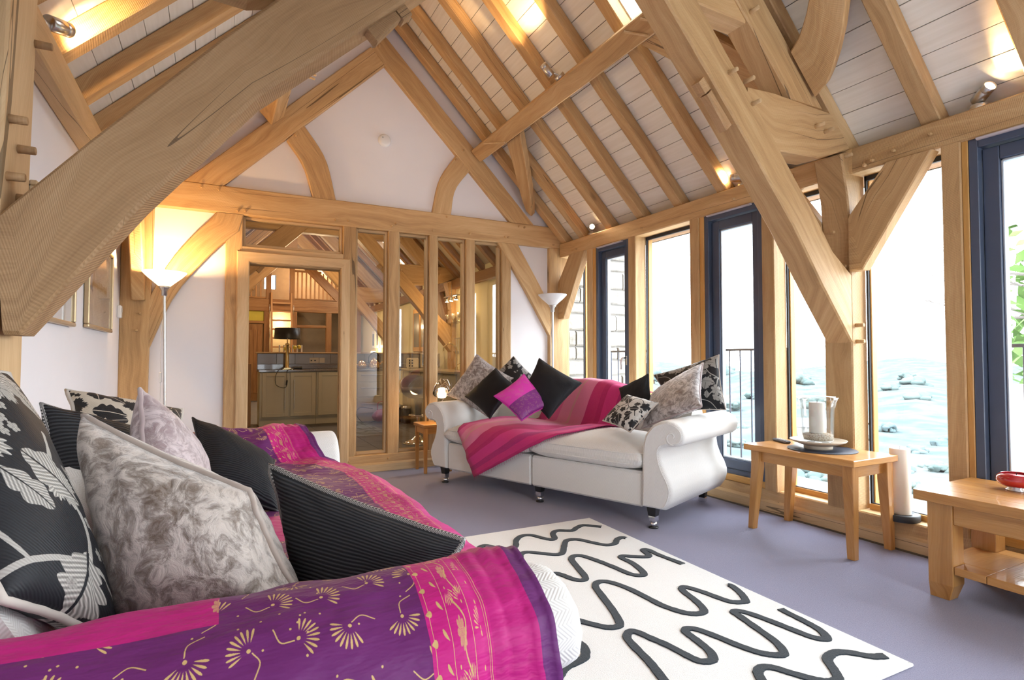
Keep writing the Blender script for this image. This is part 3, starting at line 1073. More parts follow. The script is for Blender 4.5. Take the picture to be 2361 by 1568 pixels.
for a in ((0.34, 0.30, 0.24, 0.10, 1.2, 4), (0.98, 0.38, 0.22, 0.085, -2.7, 4), (0.30, 0.82, 0.22, 0.08, -0.6, 3), (0.64, 0.74, 0.20, 0.075, 2.6, 3), (0.46, 0.18, 0.16, 0.06, -1.2, 3), (0.76, 0.40, 0.16, 0.06, -0.9, 3)):
    fl.leaf(*a)
for a in ((0.60, 0.58, 0.08, 5, 0.4), (0.36, 0.10, 0.075, 5, 0.9), (0.96, 0.62, 0.07, 5, 0.1)):
    fl.flower(*a)
for i in range(26):
    q = RND.random() * 6.28
    cxx, cyy = RND.choice([(0.30, 0.36), (0.70, 0.36), (0.52, 0.60), (0.28, 0.96), (0.95, 0.12), (0.95, 0.66)])
    rr = RND.uniform(0.02, 0.085)
    fl.flower(cxx + rr * cos(q), cyy + rr * sin(q), 0.022, 5, q, 0.0)
IMG_FLORAL = new_image('damask_floral', np.stack([fl.a] * 3, -1))

sp = Paint(700)
for i in range(16):
    x, y = (i % 4 + 0.5 + (0.5 if (i // 4) % 2 else 0)) / 4 + RND.uniform(-0.04, 0.04), (i // 4 + 0.5) / 4 + RND.uniform(-0.04, 0.04)
    a = RND.uniform(0, 6.28)
    sp.fan(x, y, 0.098, a, 9)
    sp.line([(x - 0.02 * cos(a), y - 0.02 * sin(a)), (x - 0.08 * cos(a + .3), y - 0.08 * sin(a + .3)), (x - 0.13 * cos(a + .8), y - 0.13 * sin(a + .8))], 0.0035, 1)
for i in range(46):
    x, y = RND.random(), RND.random()
    sp._stamp(x, y, 0.012, lambda X, Y: (np.hypot(X, Y) < 0.006, np.ones(X.shape)))
IMG_SPRIG = new_image('gold_sprigs', np.stack([sp.a] * 3, -1))

bd = Paint(512)         # x across the band, y along it
for x in (0.04, 0.075, 0.33, 0.66, 0.93):
    bd.a[:, int(x * 512):int(x * 512) + 5] = 1
for k in range(8):
    y = (k + 0.5) / 8
    bd.drop(0.985, y, 0.10, 0.022, pi)
    bd.drop(0.70, y, 0.09, 0.02, 0.5)
    bd._stamp(0.20, y, 0.03, lambda X, Y: (np.hypot(X, Y) < 0.012, np.ones(X.shape)))
for k in range(3):
    y = (k + 0.5) / 3
    bd.flower(0.50, y, 0.07, 8, 0, 0.0)
    bd.fan(0.40, y + 0.12, 0.10, 1.2, 7)
    bd.fan(0.58, y - 0.12, 0.10, -1.9, 7)
    bd.line([(0.40, y - 0.16), (0.48, y - 0.06), (0.42, y + 0.05), (0.55, y + 0.14)], 0.008, 1)
    bd.fan(0.20, y, 0.09, 0.8, 6)
IMG_BAND = new_image('gold_border', np.stack([bd.a] * 3, -1))


def img_node(N, im, vec):
    t = N.n('TexImage')
    t.image = im
    t.interpolation = 'Cubic'
    N.put(t.inputs[0], vec)
    return t.outputs[0]


def mk_floral(name, thread=(0.60, 0.57, 0.52), rep=1.0, rot=0.0, inv=False):
    N = NT(name)
    mp = N.n('Mapping')
    N.put(mp.inputs[0], N.uv())
    mp.inputs['Scale'].default_value = (rep, rep, 1)
    mp.inputs['Rotation'].default_value = (0, 0, rot)
    mp.inputs['Location'].default_value = (0.13 * rep, 0.31 * rep, 0)
    m = img_node(N, IMG_FLORAL, mp.outputs[0])
    r, g, b = N.sep(m)
    x, y, z = N.sep(N.uv())
    th = N.n('TexWave', wave_type='BANDS', bands_direction='DIAGONAL')
    N.put(th.inputs['Vector'], N.uv())
    th.inputs['Scale'].default_value = 46
    th.inputs['Distortion'].default_value = 1.0
    mask = N.math('GREATER_THAN', r, 0.2)
    if inv:
        mask = N.math('SUBTRACT', 1.0, mask)
        r = N.math('ADD', N.math('MULTIPLY', N.noise(N.scale(N.uv(), (14, 14, 1)), 1.0, 2), 0.4), 0.65)
    lit = N.math('MULTIPLY', r, N.math('ADD', N.math('MULTIPLY', th.outputs['Fac'], 0.22), 0.80))
    fg = N.mix(1.0, thread, N.comb(lit, lit, lit), 'MULTIPLY')
    c = N.mix(mask, (0.012, 0.013, 0.016), fg)
    N.bump(N.math('ADD', r, N.math('MULTIPLY', th.outputs['Fac'], 0.25)), 0.5, 0.003)
    return N.set(color=c, rough=0.55, sheen=0.02, spec=0.3)


FLORAL = mk_floral('black_silver_damask')
FLORAL_S = mk_floral('black_silver_damask_fine', (0.56, 0.55, 0.52), 1.0, 0.8)


def mk_velvet(name, dark, light):
    N = NT(name)
    p = N.gen()
    w = N.noise(p, 9.0, 2, 0.5, out=1)
    q = N.addv(N.scale(p, (1, 1, 1)), N.scale(w, (0.09, 0.09, 0.09)))
    n1 = N.noise(N.scale(q, (1.0, 1.0, 0.75)), 34.0, 6, 0.7, 0.5)
    n2 = N.noise(q, 8.0, 2, 0.5)
    f = N.math('ADD', n1, N.math('MULTIPLY', N.math('SUBTRACT', n2, 0.5), 0.25))
    c = N.ramp(f, [(0.33, dark), (0.45, tuple((V(dark) + V(light)) * 0.42)), (0.55, light), (0.72, tuple(V(light) * 1.18))])
    N.bump(f, 0.55, 0.012)
    return N.set(color=c, rough=0.42, sheen=0.7, sheen_rough=0.35, spec=0.3)


VELVET = mk_velvet('crushed_silver_velvet', (0.140, 0.098, 0.072), (0.50, 0.44, 0.395))
VELVET_L = mk_velvet('crushed_lilac_velvet', (0.30, 0.21, 0.22), (0.58, 0.49, 0.50))
VELVET_G = mk_velvet('crushed_grey_velvet', (0.17, 0.135, 0.125), (0.52, 0.485, 0.475))


def mk_ribbed(name, rib=150.0, col=(0.013, 0.013, 0.015), hi=(0.040, 0.041, 0.045)):
    N = NT(name)
    x, y, z = N.sep(N.uv())
    yy = N.math('ADD', y, N.math('MULTIPLY', N.noise(N.uv(), 5.0, 2), 0.012))
    s = N.math('SINE', N.math('MULTIPLY', yy, rib * 6.283))
    c = N.ramp(N.math('ADD', N.math('MULTIPLY', s, 0.5), 0.5), [(0.25, col), (0.85, hi)])  # rib highlights put into the colour as a paler tone
    N.bump(s, 0.5, 0.004)
    return N.set(color=c, rough=0.6, spec=0.18)


RIBBED = mk_ribbed('black_corded_silk', 100.0)
RIBBED_F = mk_ribbed('black_fine_rib', 95.0, (0.014, 0.015, 0.017), (0.030, 0.032, 0.037))
BLACKSILK = mk_ribbed('black_silk', 260.0, (0.011, 0.011, 0.013), (0.022, 0.023, 0.027))


def mk_sofa_cloth():
    N = NT('ivory_herringbone')
    x, y, z = N.sep(N.uv())
    tri = N.math('PINGPONG', N.math('MULTIPLY', x, 1.0), 0.022)
    s = N.math('SINE', N.math('MULTIPLY', N.math('ADD', y, tri), 6.283 / 0.0085))
    c = N.ramp(N.math('ADD', N.math('MULTIPLY', s, 0.5), 0.5), [(0.0, (0.66, 0.635, 0.60)), (1.0, (0.80, 0.785, 0.755))])
    N.bump(s, 0.22, 0.0025)
    return N.set(color=c, rough=0.8, sheen=0.15, spec=0.2)


IVORY = mk_sofa_cloth()
PIPING = plain('ivory_piping', (0.74, 0.72, 0.685), 0.8)


def mk_quilt():
    N = NT('magenta_purple_patchwork')
    u, v, z = N.sep(N.uv())
    wob = N.noise(N.uv(), 7.0, 2)
    uu = N.math('ADD', u, N.math('MULTIPLY', N.math('SUBTRACT', wob, 0.5), 0.012))
    pink, purple, gold = (0.50, 0.012, 0.185), (0.125, 0.016, 0.118), (0.55, 0.37, 0.15)
    spr = N.sep(img_node(N, IMG_SPRIG, N.comb(N.math('MULTIPLY', u, 3.5), N.math('MULTIPLY', v, 3.5))))[0]
    bnd = N.sep(img_node(N, IMG_BAND, N.comb(N.math('DIVIDE', N.math('SUBTRACT', uu, 0.115), 0.10), N.math('MULTIPLY', v, 3.2))))[0]
    med = N.sep(img_node(N, IMG_BAND, N.comb(N.math('MULTIPLY', u, 7.0), N.math('MULTIPLY', v, 4.0))))[0]
    lt = lambda t: N.math('LESS_THAN', uu, t)
    gt = lambda t: N.math('GREATER_THAN', uu, t)
    pinkish = N.mix(N.noise(N.comb(N.math('MULTIPLY', u, 8.0), N.math('MULTIPLY', v, 60.0)), 1.0, 2), pink, (0.38, 0.008, 0.145))
    sprig = N.mix(spr, purple, gold)
    band = N.mix(bnd, pink, gold)
    # far part: pink strip near the ridge and over the seat, purple below
    strip = N.math('MULTIPLY', N.math('GREATER_THAN', v, 0.665), N.math('LESS_THAN', N.math('FRACT', N.math('MULTIPLY', N.math('SUBTRACT', v, 0.665), 1.25)), 0.35))
    medm = N.math('MULTIPLY', med, N.math('GREATER_THAN', N.noise(N.scale(N.uv(), (3, 3, 1)), 1.3, 1), 0.55))
    left = N.mix(strip, sprig, N.mix(medm, pinkish, gold))
    c = N.mix(gt(0.50), sprig, left)
    c = N.mix(lt(0.215), c, band)
    c = N.mix(lt(0.115), c, pinkish)
    c = N.mix(lt(0.034), c, (0.13, 0.022, 0.135))
    h = N.noise(N.comb(N.math('MULTIPLY', u, 14.0), N.math('MULTIPLY', v, 42.0)), 1.0, 3)
    N.bump(h, 0.6, 0.012)
    return N.set(color=c, rough=0.5, sheen=0.03, spec=0.22)


QUILT = mk_quilt()


def mk_throw():
    N = NT('striped_pink_throw')
    u, v, z = N.sep(N.uv())
    t = N.math('ADD', v, N.math('MULTIPLY', N.math('SUBTRACT', N.noise(N.uv(), 5.0, 2), 0.5), 0.012))
    c = N.ramp(t, [(0.0, (0.50, 0.035, 0.17)), (0.10, (0.66, 0.14, 0.28)), (0.20, (0.72, 0.26, 0.36)), (0.31, (0.62, 0.33, 0.28)), (0.335, (0.70, 0.22, 0.33)), (0.47, (0.50, 0.020, 0.125)), (0.60, (0.42, 0.010, 0.10)), (0.66, (0.60, 0.03, 0.20)), (0.80, (0.36, 0.012, 0.14)), (0.88, (0.55, 0.02, 0.16)), (0.96, (0.44, 0.012, 0.11))], 'CONSTANT')
    f = N.noise(N.comb(N.math('MULTIPLY', u, 40.0), N.math('MULTIPLY', v, 160.0)), 1.0, 3)
    c = N.mix(N.math('MULTIPLY', f, 0.35), c, (0.62, 0.10, 0.25))
    N.bump(f, 0.4, 0.003)
    return N.set(color=c, rough=0.75, sheen=0.12, spec=0.2)


THROW = mk_throw()

# ================================================================= scatter cushions
from mathutils import noise as mnoise


def cushion(label, corners, th, cover, pipe, parent=None, group=None, pipe_r=0.005, n=22, wr=0.006, size=None, seed=0, plump=0.42):
    """corners: top-left, top-right, bottom-right, bottom-left of the seam, th: thickness"""
    Q = [V(q) for q in corners]
    if parent is not None:
        Q = [XF[parent] @ q for q in Q]
    cen = sum(Q, V()) / 4
    nrm = (Q[3] - Q[0]).cross(Q[1] - Q[0]).normalized()
    cush = thing('cushion', label, 'cushion', cen, 0, group)
    eu, ev = (Q[1] - Q[0]).length, (Q[3] - Q[0]).length

    def base(u, v):
        # u, v in -1..1; edges bow inwards
        uu = u * (1 - 0.075 * (1 - v * v) * abs(u) ** 3)
        vv = v * (1 - 0.075 * (1 - u * u) * abs(v) ** 3)
        a, b = (uu + 1) / 2, (vv + 1) / 2
        p = (Q[0] * (1 - a) + Q[1] * a) * (1 - b) + (Q[3] * (1 - a) + Q[2] * a) * b
        return p - cen

    def surf(i, j, side):
        u, v = -1 + 2 * i / n, -1 + 2 * j / n
        # crowd samples towards the edges
        u, v = sin(u * pi / 2), sin(v * pi / 2)
        p = base(u, v)
        t = ((1 - u * u) * (1 - v * v)) ** plump
        w = mnoise.noise(V((u * 2.2 + seed, v * 2.2, side * 3.1 + seed))) * 0.5 + mnoise.noise(V((u * 5 + seed, v * 5, side))) * 0.35
        # radiating creases from the corners and seams
        e = max(abs(u), abs(v))
        cr = mnoise.noise(V((math.atan2(v, u) * 4.5 + seed * 2, e * 1.5, side * 2.0))) * (e ** 2) * 1.3
        return p + nrm * side * (t * th / 2) + nrm * side * (w + cr) * wr * min(1, t * 2.2)

    g = MB()
    for side in (1, -1):
        P = [[surf(i, j, side) for j in range(n + 1)] for i in range(n + 1)]
        q = lambda i: (sin((-1 + 2 * i / n) * pi / 2) + 1) / 2
        g.grid(P, lambda i, j: (q(i) * eu / (size or 1), (1 - q(j)) * ev / (size or 1)))
    g.obj('cover', cover, cush)
    loop = []
    k = 26
    for a, b in (((-1, -1), (1, -1)), ((1, -1), (1, 1)), ((1, 1), (-1, 1)), ((-1, 1), (-1, -1))):
        for i in range(k):
            t = i / k
            u, v = a[0] + (b[0] - a[0]) * t, a[1] + (b[1] - a[1]) * t
            p = base(u, v)
            p += nrm * mnoise.noise(V((u * 4 + seed, v * 4, 9))) * wr * 0.7
            loop.append(p)
    m = MB().tube(loop, pipe_r, 7, closed=True)
    m.obj('piping', pipe, cush)
    return cush


def mk_rope():
    N = NT('black_twisted_cord')
    u, v, z = N.sep(N.uv())
    s = N.math('SINE', N.math('MULTIPLY', N.math('ADD', u, N.math('MULTIPLY', v, 0.5)), 6.283 / 0.0085))
    c = N.ramp(N.math('ADD', N.math('MULTIPLY', s, 0.5), 0.5), [(0.35, (0.012, 0.012, 0.013)), (0.85, (0.42, 0.40, 0.38))])
    return N.set(color=c, rough=0.5)


ROPE = mk_rope()
PIPE_V = plain('velvet_piping', (0.33, 0.265, 0.225), 0.5, sheen=0.6)
PIPE_L = plain('lilac_piping', (0.40, 0.31, 0.31), 0.5, sheen=0.6)
PIPE_B = plain('black_piping', (0.014, 0.014, 0.016), 0.5)
PIPE_C = plain('beige_backing', (0.50, 0.45, 0.40), 0.7)

# ================================================================= sofas
PROF = [(0.94, 0.135), (0.94, 0.30), (0.942, 0.45), (0.948, 0.53), (0.966, 0.60), (1.018, 0.666), (1.075, 0.695), (1.12, 0.702), (1.175, 0.690), (1.218, 0.660), (1.236, 0.618), (1.226, 0.572), (1.195, 0.545), (1.158, 0.538), (1.118, 0.535), (1.085, 0.522), (1.073, 0.495), (1.080, 0.44), (1.10, 0.385), (1.13, 0.33), (1.150, 0.275), (1.150, 0.235), (1.137, 0.19), (1.10, 0.135)]
CAMEL = lambda a: 0.735 + 0.16 * (0.5 + 0.5 * cos(pi * min(1, abs(a) / 0.98)))


def puff(mb, x0, x1, y0, y1, z0, z1, dome, n=18, p=6, q=3.2):
    cx, cyy, sx, sy, zm, T = (x0 + x1) / 2, (y0 + y1) / 2, (x1 - x0) / 2, (y1 - y0) / 2, (z0 + z1) / 2, (z1 - z0)
    S = lambda i: sin((-1 + 2 * i / n) * pi / 2)
    for side in (1, -1):
        P = []
        for i in range(n + 1):
            row = []
            for j in range(n + 1):
                u, v = S(i), S(j)
                t = max(0.0, (1 - abs(u) ** p) * (1 - abs(v) ** p)) ** (1 / q)
                z = zm + side * T / 2 * t + (dome * (1 - u * u) * (1 - v * v) if side > 0 else 0)
                row.append(V((cx + sx * u, cyy + sy * v, z)))
            P.append(row)
        mb.grid(P, lambda i, j: (P[i][j].x, P[i][j].y))


def sofa(label, loc, rotz, bf=0.60):
    s = thing('sofa', label, 'sofa', loc, rotz)
    # arms: scrolled profile run from front to back
    for sg in (1, -1):
        st = [(-0.050, 0.020), (-0.046, 0.010), (-0.036, 0.003), (-0.02, 0.0), (0.2, 0.0), (0.45, 0.0), (0.7, 0.0), (0.88, 0.0), (0.90, 0.01)]
        cen = V((1.05, 0, 0.42))
        P = []
        pts = [V((x, 0, z)) for x, z in PROF]
        m_ = len(pts)
        nor = []
        for i in range(m_):
            t = pts[(i + 1) % m_] - pts[i - 1]
            nor.append(V((t.z, 0, -t.x)).normalized())
        if sum((pts[i] - cen).dot(nor[i]) for i in range(m_)) < 0:
            nor = [-k for k in nor]
        arc = [0]
        for i in range(1, m_ + 1):
            arc.append(arc[-1] + (pts[i % m_] - pts[i - 1]).length)
        g = MB()
        for b, ins in st:
            P.append([V((sg * (pts[i] - nor[i] * ins).x, b, (pts[i] - nor[i] * ins).z)) for i in list(range(m_)) + [0]])
        g.grid(P, lambda i, j: (arc[j], st[i][0]))
        for row in (P[0], P[-1]):
            g.add(row[:-1], [list(range(m_))], [(p.x, p.z) for p in row[:-1]], smooth=False)
        arm = g.obj('arm', IVORY, s)
        # scroll piping on the front
        sc = [(pts[i] - nor[i] * 0.022) for i in range(m_)]
        cur = [V((sg * p.x, -0.047, p.z)) for p in sc[3:14]]
        spiral = [V((sg * (1.158 + 0.052 * (1 - k / 9) * cos(-1.5 - k * 0.62)), -0.050, 0.600 + 0.05 * (1 - k / 9) * sin(-1.5 - k * 0.62))) for k in range(9)]
        MB().tube(crom(cur + spiral, 60), 0.0045, 6).obj('piping', PIPING, arm)
        cur = [V((sg * p.x, -0.048, p.z)) for p in sc[14:] + [V((1.05, 0, 0.15))]]
        MB().tube(crom(cur, 30), 0.004, 6).obj('piping', PIPING, arm)
    # plinth in two halves with a seam
    for x0, x1 in ((-0.94, -0.003), (0.003, 0.94)):
        MB().box((x0, -0.03, 0.125), (x1, 0.86, 0.355), 0.014).obj('base', IVORY, s)
        c = MB()
        puff(c, x0 - 0.005, x1 + 0.005, -0.065, 0.66, 0.345, 0.515, 0.055)
        sc_ = c.obj('seat_cushion', IVORY, s)
        for zz in (0.40, 0.47):
            L = []
            for k in range(80):
                t = k / 80 * 2 * pi
                cu, su = cos(t), sin(t)
                e = 0.16
                u, v = math.copysign(abs(cu) ** e, cu), math.copysign(abs(su) ** e, su)
                L.append(((x0 + x1) / 2 + (x1 - x0 + 0.008) / 2 * u * 0.992, 0.2975 + 0.3625 * v * 0.992, zz))
            MB().tube(L, 0.005, 6, closed=True).obj('piping', PIPING, sc_)
    # camel back
    P = []
    A = [-0.96 + 1.92 * i / 24 for i in range(25)]
    for a in A:
        zt = CAMEL(a)
        k_ = (0.905 - bf) / 0.305
        row = [(0.905 - (0.905 - b_) * k_, z_) for b_, z_ in [(0.60, 0.30), (0.615, 0.50), (0.66, zt - 0.14), (0.70, zt - 0.05), (0.735, zt - 0.012), (0.78, zt), (0.84, zt - 0.005), (0.885, zt - 0.03), (0.905, zt - 0.08), (0.905, 0.45), (0.89, 0.13)]]
        P.append([V((a, b, z)) for b, z in row])
    g = MB().grid(P, lambda i, j: (A[i], P[i][j].z + P[i][j].y))
    for row in (P[0], P[-1]):
        g.add(row, [list(range(len(row)))], [(p.y, p.z) for p in row])
    g.obj('backrest', IVORY, s)
    # legs
    for x, y, kind in ((-1.0, 0.0, 'c'), (0.04, 0.03, 'c'), (1.0, 0.0, 'c'), (-0.97, 0.86, 'r'), (0.97, 0.86, 'r')):
        m = MB()
        if kind == 'c':
            m.box((x - 0.034, y - 0.034, 0.075), (x + 0.034, y + 0.034, 0.14), 0.004, taper=0.72)
        else:
            m.box((x - 0.036, y - 0.036, 0.03), (x + 0.036, y + 0.036, 0.14), 0.004, taper=0.62)
        lg = m.obj('leg', BLACK, s)
        m = MB()
        if kind == 'c':
            m.box((x - 0.025, y - 0.025, 0.045), (x + 0.025, y + 0.025, 0.082), 0.003)
            m.obj('collar', CHROME, lg)
            m = MB().sphere((x, y + 0.006, 0.024), 0.0235, 14, 8, (1, 1.15, 1))
            m.cyl((x, y, 0.03), (x, y, 0.05), 0.014, 10)
            m.obj('castor', CHROME, lg)
            m = MB().lathe([(0.0, 0), (0.030, 0.001), (0.032, 0.008), (0.012, 0.012)], 16, Matrix.Translation((x, y, 0)))
            m.obj('cup', BLACK, lg)
        else:
            m.box((x - 0.025, y - 0.025, 0.0), (x + 0.025, y + 0.025, 0.034), 0.003)
            m.obj('shoe', CHROME, lg)
    return s


ROT_F = math.atan2(-0.9347, 0.3556)
far_sofa = sofa('ivory herringbone scroll-arm sofa under a striped pink throw by the windows', (2.16, 3.735, 0), ROT_F)
near_sofa = sofa('ivory scroll-arm sofa along the picture wall under a magenta and purple quilt', (0.53, 2.05, 0), radians(90), 0.73)
MF, MN = far_sofa.name, near_sofa.name

# ---- striped throw on the far sofa: (along, across unrolled) -> surface
SEATZ = lambda a, b: 0.517 + 0.055 * max(0, 1 - ((abs(a) - 0.47) / 0.47) ** 2) * max(0, 1 - ((b - 0.3) / 0.36) ** 2)


def throw_pt(a, w):
    zt = CAMEL(a)
    if w < 0:
        return V((a, -0.078 - 0.004 * sin(a * 40), 0.485 + w))
    if w < 0.62:
        b = -0.07 + w * 1.03
        z = SEATZ(a, b)
        k = min(1, w / 0.05)
        return V((a, b, 0.485 * (1 - k) + z * k))
    t = (w - 0.62) / 0.40
    if t < 1:
        return V((a, 0.575 + 0.14 * t, 0.53 + (zt + 0.006 - 0.53) * sin(t * pi / 2)))
    return V((a, 0.715 + (w - 1.02), zt + 0.009))


outer = crom([(-0.55, -0.365, 0), (-0.02, -0.09, 0), (0.32, 0.10, 0), (0.47, 0.42, 0), (0.50, 0.75, 0), (0.55, 1.05, 0), (0.58, 1.16, 0)], 48)
inner = crom([(-0.76, 0.02, 0), (-0.62, 0.28, 0), (-0.48, 0.50, 0), (-0.33, 0.78, 0), (-0.20, 1.0, 0), (-0.16, 1.10, 0), (-0.14, 1.16, 0)], 48)
P = []
for i in range(49):
    row = []
    for j in range(25):
        q = inner[i].lerp(outer[i], j / 24)
        p = throw_pt(q.x, q.y)
        fold = mnoise.noise(V((q.x * 5, q.y * 9, 1.7))) * 0.010 + 0.006 * sin(j * 0.9 + i * 0.22)
        d = V((0, -0.7, 0.7)) if q.y > 0 else V((0, -1, 0.1))
        row.append(p + d * (0.012 + max(-0.004, fold)))
    P.append(row)
th = tag(MB().grid(P, lambda i, j: (i / 48 * 1.6, j / 24)).obj('throw_blanket', THROW), 'pink and magenta striped throw draped over the window-side sofa', 'blanket')
th.matrix_world = XF[MF]
fr = MB()
for i in range(0, 40):
    for s_ in range(3):
        p = P[i][24].lerp(P[i + 1][24], s_ / 3)
        o = outer[i] - inner[i]
        q = V((RND.uniform(-0.006, 0.006) + 0.008, -0.004, -0.018 + RND.uniform(-0.006, 0.004)))
        fr.tube([p, p + q * 0.6, p + q], [0.0012, 0.001, 0.0006], 4, cap=False)
o = fr.obj('fringe', THROW, th)
o['kind'] = 'stuff'
sol = th.modifiers.new('thickness', 'SOLIDIFY')
sol.thickness = 0.005
sol.offset = 1.0

# ---- quilt on the near sofa (world coordinates)
QP = crom([(0, y, z) for y, z in [(0.80, 0.10), (0.797, 0.35), (0.795, 0.55), (0.806, 0.645), (0.855, 0.697), (0.945, 0.718), (1.03, 0.678), (1.09, 0.61), (1.125, 0.575), (1.25, 0.58), (1.6, 0.588), (2.05, 0.585), (2.5, 0.588), (2.85, 0.58), (2.955, 0.615), (3.03, 0.675), (3.11, 0.716), (3.17, 0.722)]], 150)
arc = [0.0]
for i in range(1, len(QP)):
    arc.append(arc[-1] + (QP[i] - QP[i - 1]).length)


def lin(x, xs, ys):
    return float(np.interp(x, xs, ys))


P, UVQ = [], []
NQ = 60
for i, q in enumerate(QP):
    y = q.y
    xf = lin(y, [0.80, 1.05, 1.20, 2.4, 2.8, 3.0, 3.2], [0.502, 0.515, 0.60, 0.60, 0.53, 0.46, 0.40])
    if q.z < 0.6 and y < 1.0:
        xf += (0.62 - q.z) * 0.10
    hang = lin(y, [1.1, 1.22, 1.6, 2.5, 2.75, 2.9], [0.0, 0.09, 0.10, 0.12, 0.08, 0.0])
    tg = (QP[min(i + 1, len(QP) - 1)] - QP[max(i - 1, 0)]).normalized()
    nn = V((0, -tg.z, tg.y))
    row, uvr = [], []
    for j in range(NQ + 1):
        d = (j / NQ) ** 1.15 * (0.96 + hang)
        if d < hang:
            p = V((xf + 0.018, y, q.z - (hang - d)))
            dn = V((1, 0, 0))
        else:
            x = xf - (d - hang)
            if 1.085 < y < 1.42:
                x = max(x, -0.18 + 0.02 * x)
            p = V((x, y, q.z - (0.012 if d - hang < 0.012 and hang > 0.02 else 0)))
            dn = nn
            if 1.09 < y < 2.96 and x < -0.185:       # up and over the backrest
                e = -0.185 - x
                zt = CAMEL(y - 2.05) - q.z
                if e < zt:
                    p = V((-0.185 - e * 0.15, y, q.z + e))
                    dn = V((1, 0, 0.2))
                else:
                    p = V((-0.185 - zt * 0.15 - (e - zt), y, q.z + zt + 0.006))
                    dn = V((0, 0, 1))
        w = mnoise.noise(V((d * 5.0, arc[i] * 7.0, 0.3))) * 0.011 + mnoise.noise(V((d * 9, arc[i] * 22.0, 4.4))) * 0.009
        if d < 0.13:
            w += 0.004 * sin(d * 180 + arc[i] * 3)
        if y > 2.3:
            w += 0.014 * max(0, sin(d * 24 + arc[i] * 16)) * min(1, (y - 2.3) * 2)
        row.append(p + dn * (0.012 + max(-0.008, w)))
        uvr.append((d, arc[i]))
    P.append(row)
    UVQ.append(uvr)
qo = tag(MB().grid(P, lambda i, j: UVQ[i][j]).obj('quilt', QUILT), 'magenta and purple patchwork quilt with gold sprigs over the scroll arm of the picture-wall sofa', 'quilt')
sol = qo.modifiers.new('thickness', 'SOLIDIFY')
sol.thickness = 0.008
sol.offset = 1.0

# ---- cushions on the near sofa (world coordinates)
cushion('largest black cushion with big silver flowers, propped at the quilted arm end', [(-0.496, 1.25, 1.144), (-0.359, 1.42, 1.068), (-0.138, 1.24, 0.562), (-0.268, 1.07, 0.749)], 0.15, FLORAL, PIPE_C, pipe_r=0.008, seed=1, size=0.5)
cushion('crushed silver velvet cushion in front of the big floral one', [(-0.238, 1.44, 0.980), (0.064, 1.29, 0.823), (0.168, 1.20, 0.600), (-0.136, 1.34, 0.535)], 0.27, VELVET, PIPE_V, plump=0.3, pipe_r=0.0085, n=30, wr=0.011, seed=2)
cushion('black corded cushion with twisted edging beside the silver velvet one', [(0.117, 1.45, 0.842), (0.496, 1.17, 0.689), (0.394, 1.10, 0.54), (0.172, 1.33, 0.50)], 0.13, RIBBED, ROPE, pipe_r=0.0085, n=30, wr=0.012, seed=3)
cushion('black striped cushion peeping out behind the big floral one', [(-0.376, 1.75, 0.987), (-0.185, 1.95, 0.897), (-0.166, 1.80, 0.664), (-0.316, 1.62, 0.739)], 0.12, RIBBED, ROPE, seed=4)
cushion('black floral cushion painted lamp-warm cream, lying against the sofa back', [(-0.412, 2.20, 0.997), (-0.105, 2.35, 0.911), (-0.09, 2.10, 0.70), (-0.33, 1.98, 0.786)], 0.12, mk_floral('lamplit_black_bloom', (0.66, 0.58, 0.48), 1.0, 1.1, True), PIPE_C, pipe_r=0.007, seed=5, size=0.40)  # lamp warmth put into the thread colour
cushion('lilac crushed velvet cushion seen edge-on, pointing up', [(-0.178, 1.78, 1.016), (-0.025, 1.95, 0.77), (-0.051, 1.72, 0.60), (-0.146, 1.52, 0.80)], 0.15, VELVET_L, PIPE_L, pipe_r=0.006, seed=6)
cushion('black finely ribbed cushion next to the quilt folds', [(-0.072, 2.35, 0.88), (0.191, 2.20, 0.728), (0.185, 1.98, 0.60), (-0.028, 2.02, 0.683)], 0.14, RIBBED_F, PIPE_B, seed=7)
# ---- cushions on the far sofa (sofa coordinates)
cushion('grey crushed velvet cushion over the scroll arm beside the small reading lamp', [(-1.11, 0.50, 1.131), (-0.714, 0.586, 0.908), (-0.822, 0.354, 0.56), (-1.255, 0.242, 0.745)], 0.13, VELVET_G, PIPE_L, parent=MF, seed=8, wr=0.008)
cushion('black and silver floral cushion behind the magenta one', [(-0.805, 0.691, 1.111), (-0.53, 0.765, 0.866), (-0.70, 0.547, 0.64), (-0.965, 0.478, 0.885)], 0.12, FLORAL_S, PIPE_C, parent=MF, seed=9, size=0.36)
cushion('black cushion between grey velvet and magenta cushions', [(-0.77, 0.406, 1.003), (-0.485, 0.354, 0.85), (-0.604, 0.154, 0.575), (-0.973, 0.211, 0.745)], 0.12, BLACKSILK, PIPE_B, parent=MF, seed=10)
def mk_two_tone():
    N = NT('magenta_over_purple_silk')
    u, v, z = N.sep(N.uv())
    spr = N.sep(img_node(N, IMG_SPRIG, N.scale(N.uv(), (5.5, 5.5, 1))))[0]
    med = N.sep(img_node(N, IMG_SPRIG, N.scale(N.uv(), (3.0, 3.0, 1))))[0]
    lo_ = N.mix(N.math('MULTIPLY', spr, 0.45), (0.20, 0.020, 0.20), (0.45, 0.28, 0.20))
    hi_ = N.mix(N.math('MULTIPLY', med, 0.5), (0.66, 0.030, 0.40), (0.50, 0.22, 0.18))
    return N.set(color=N.mix(N.math('LESS_THAN', u, 0.185), lo_, hi_), rough=0.38, sheen=0.05)


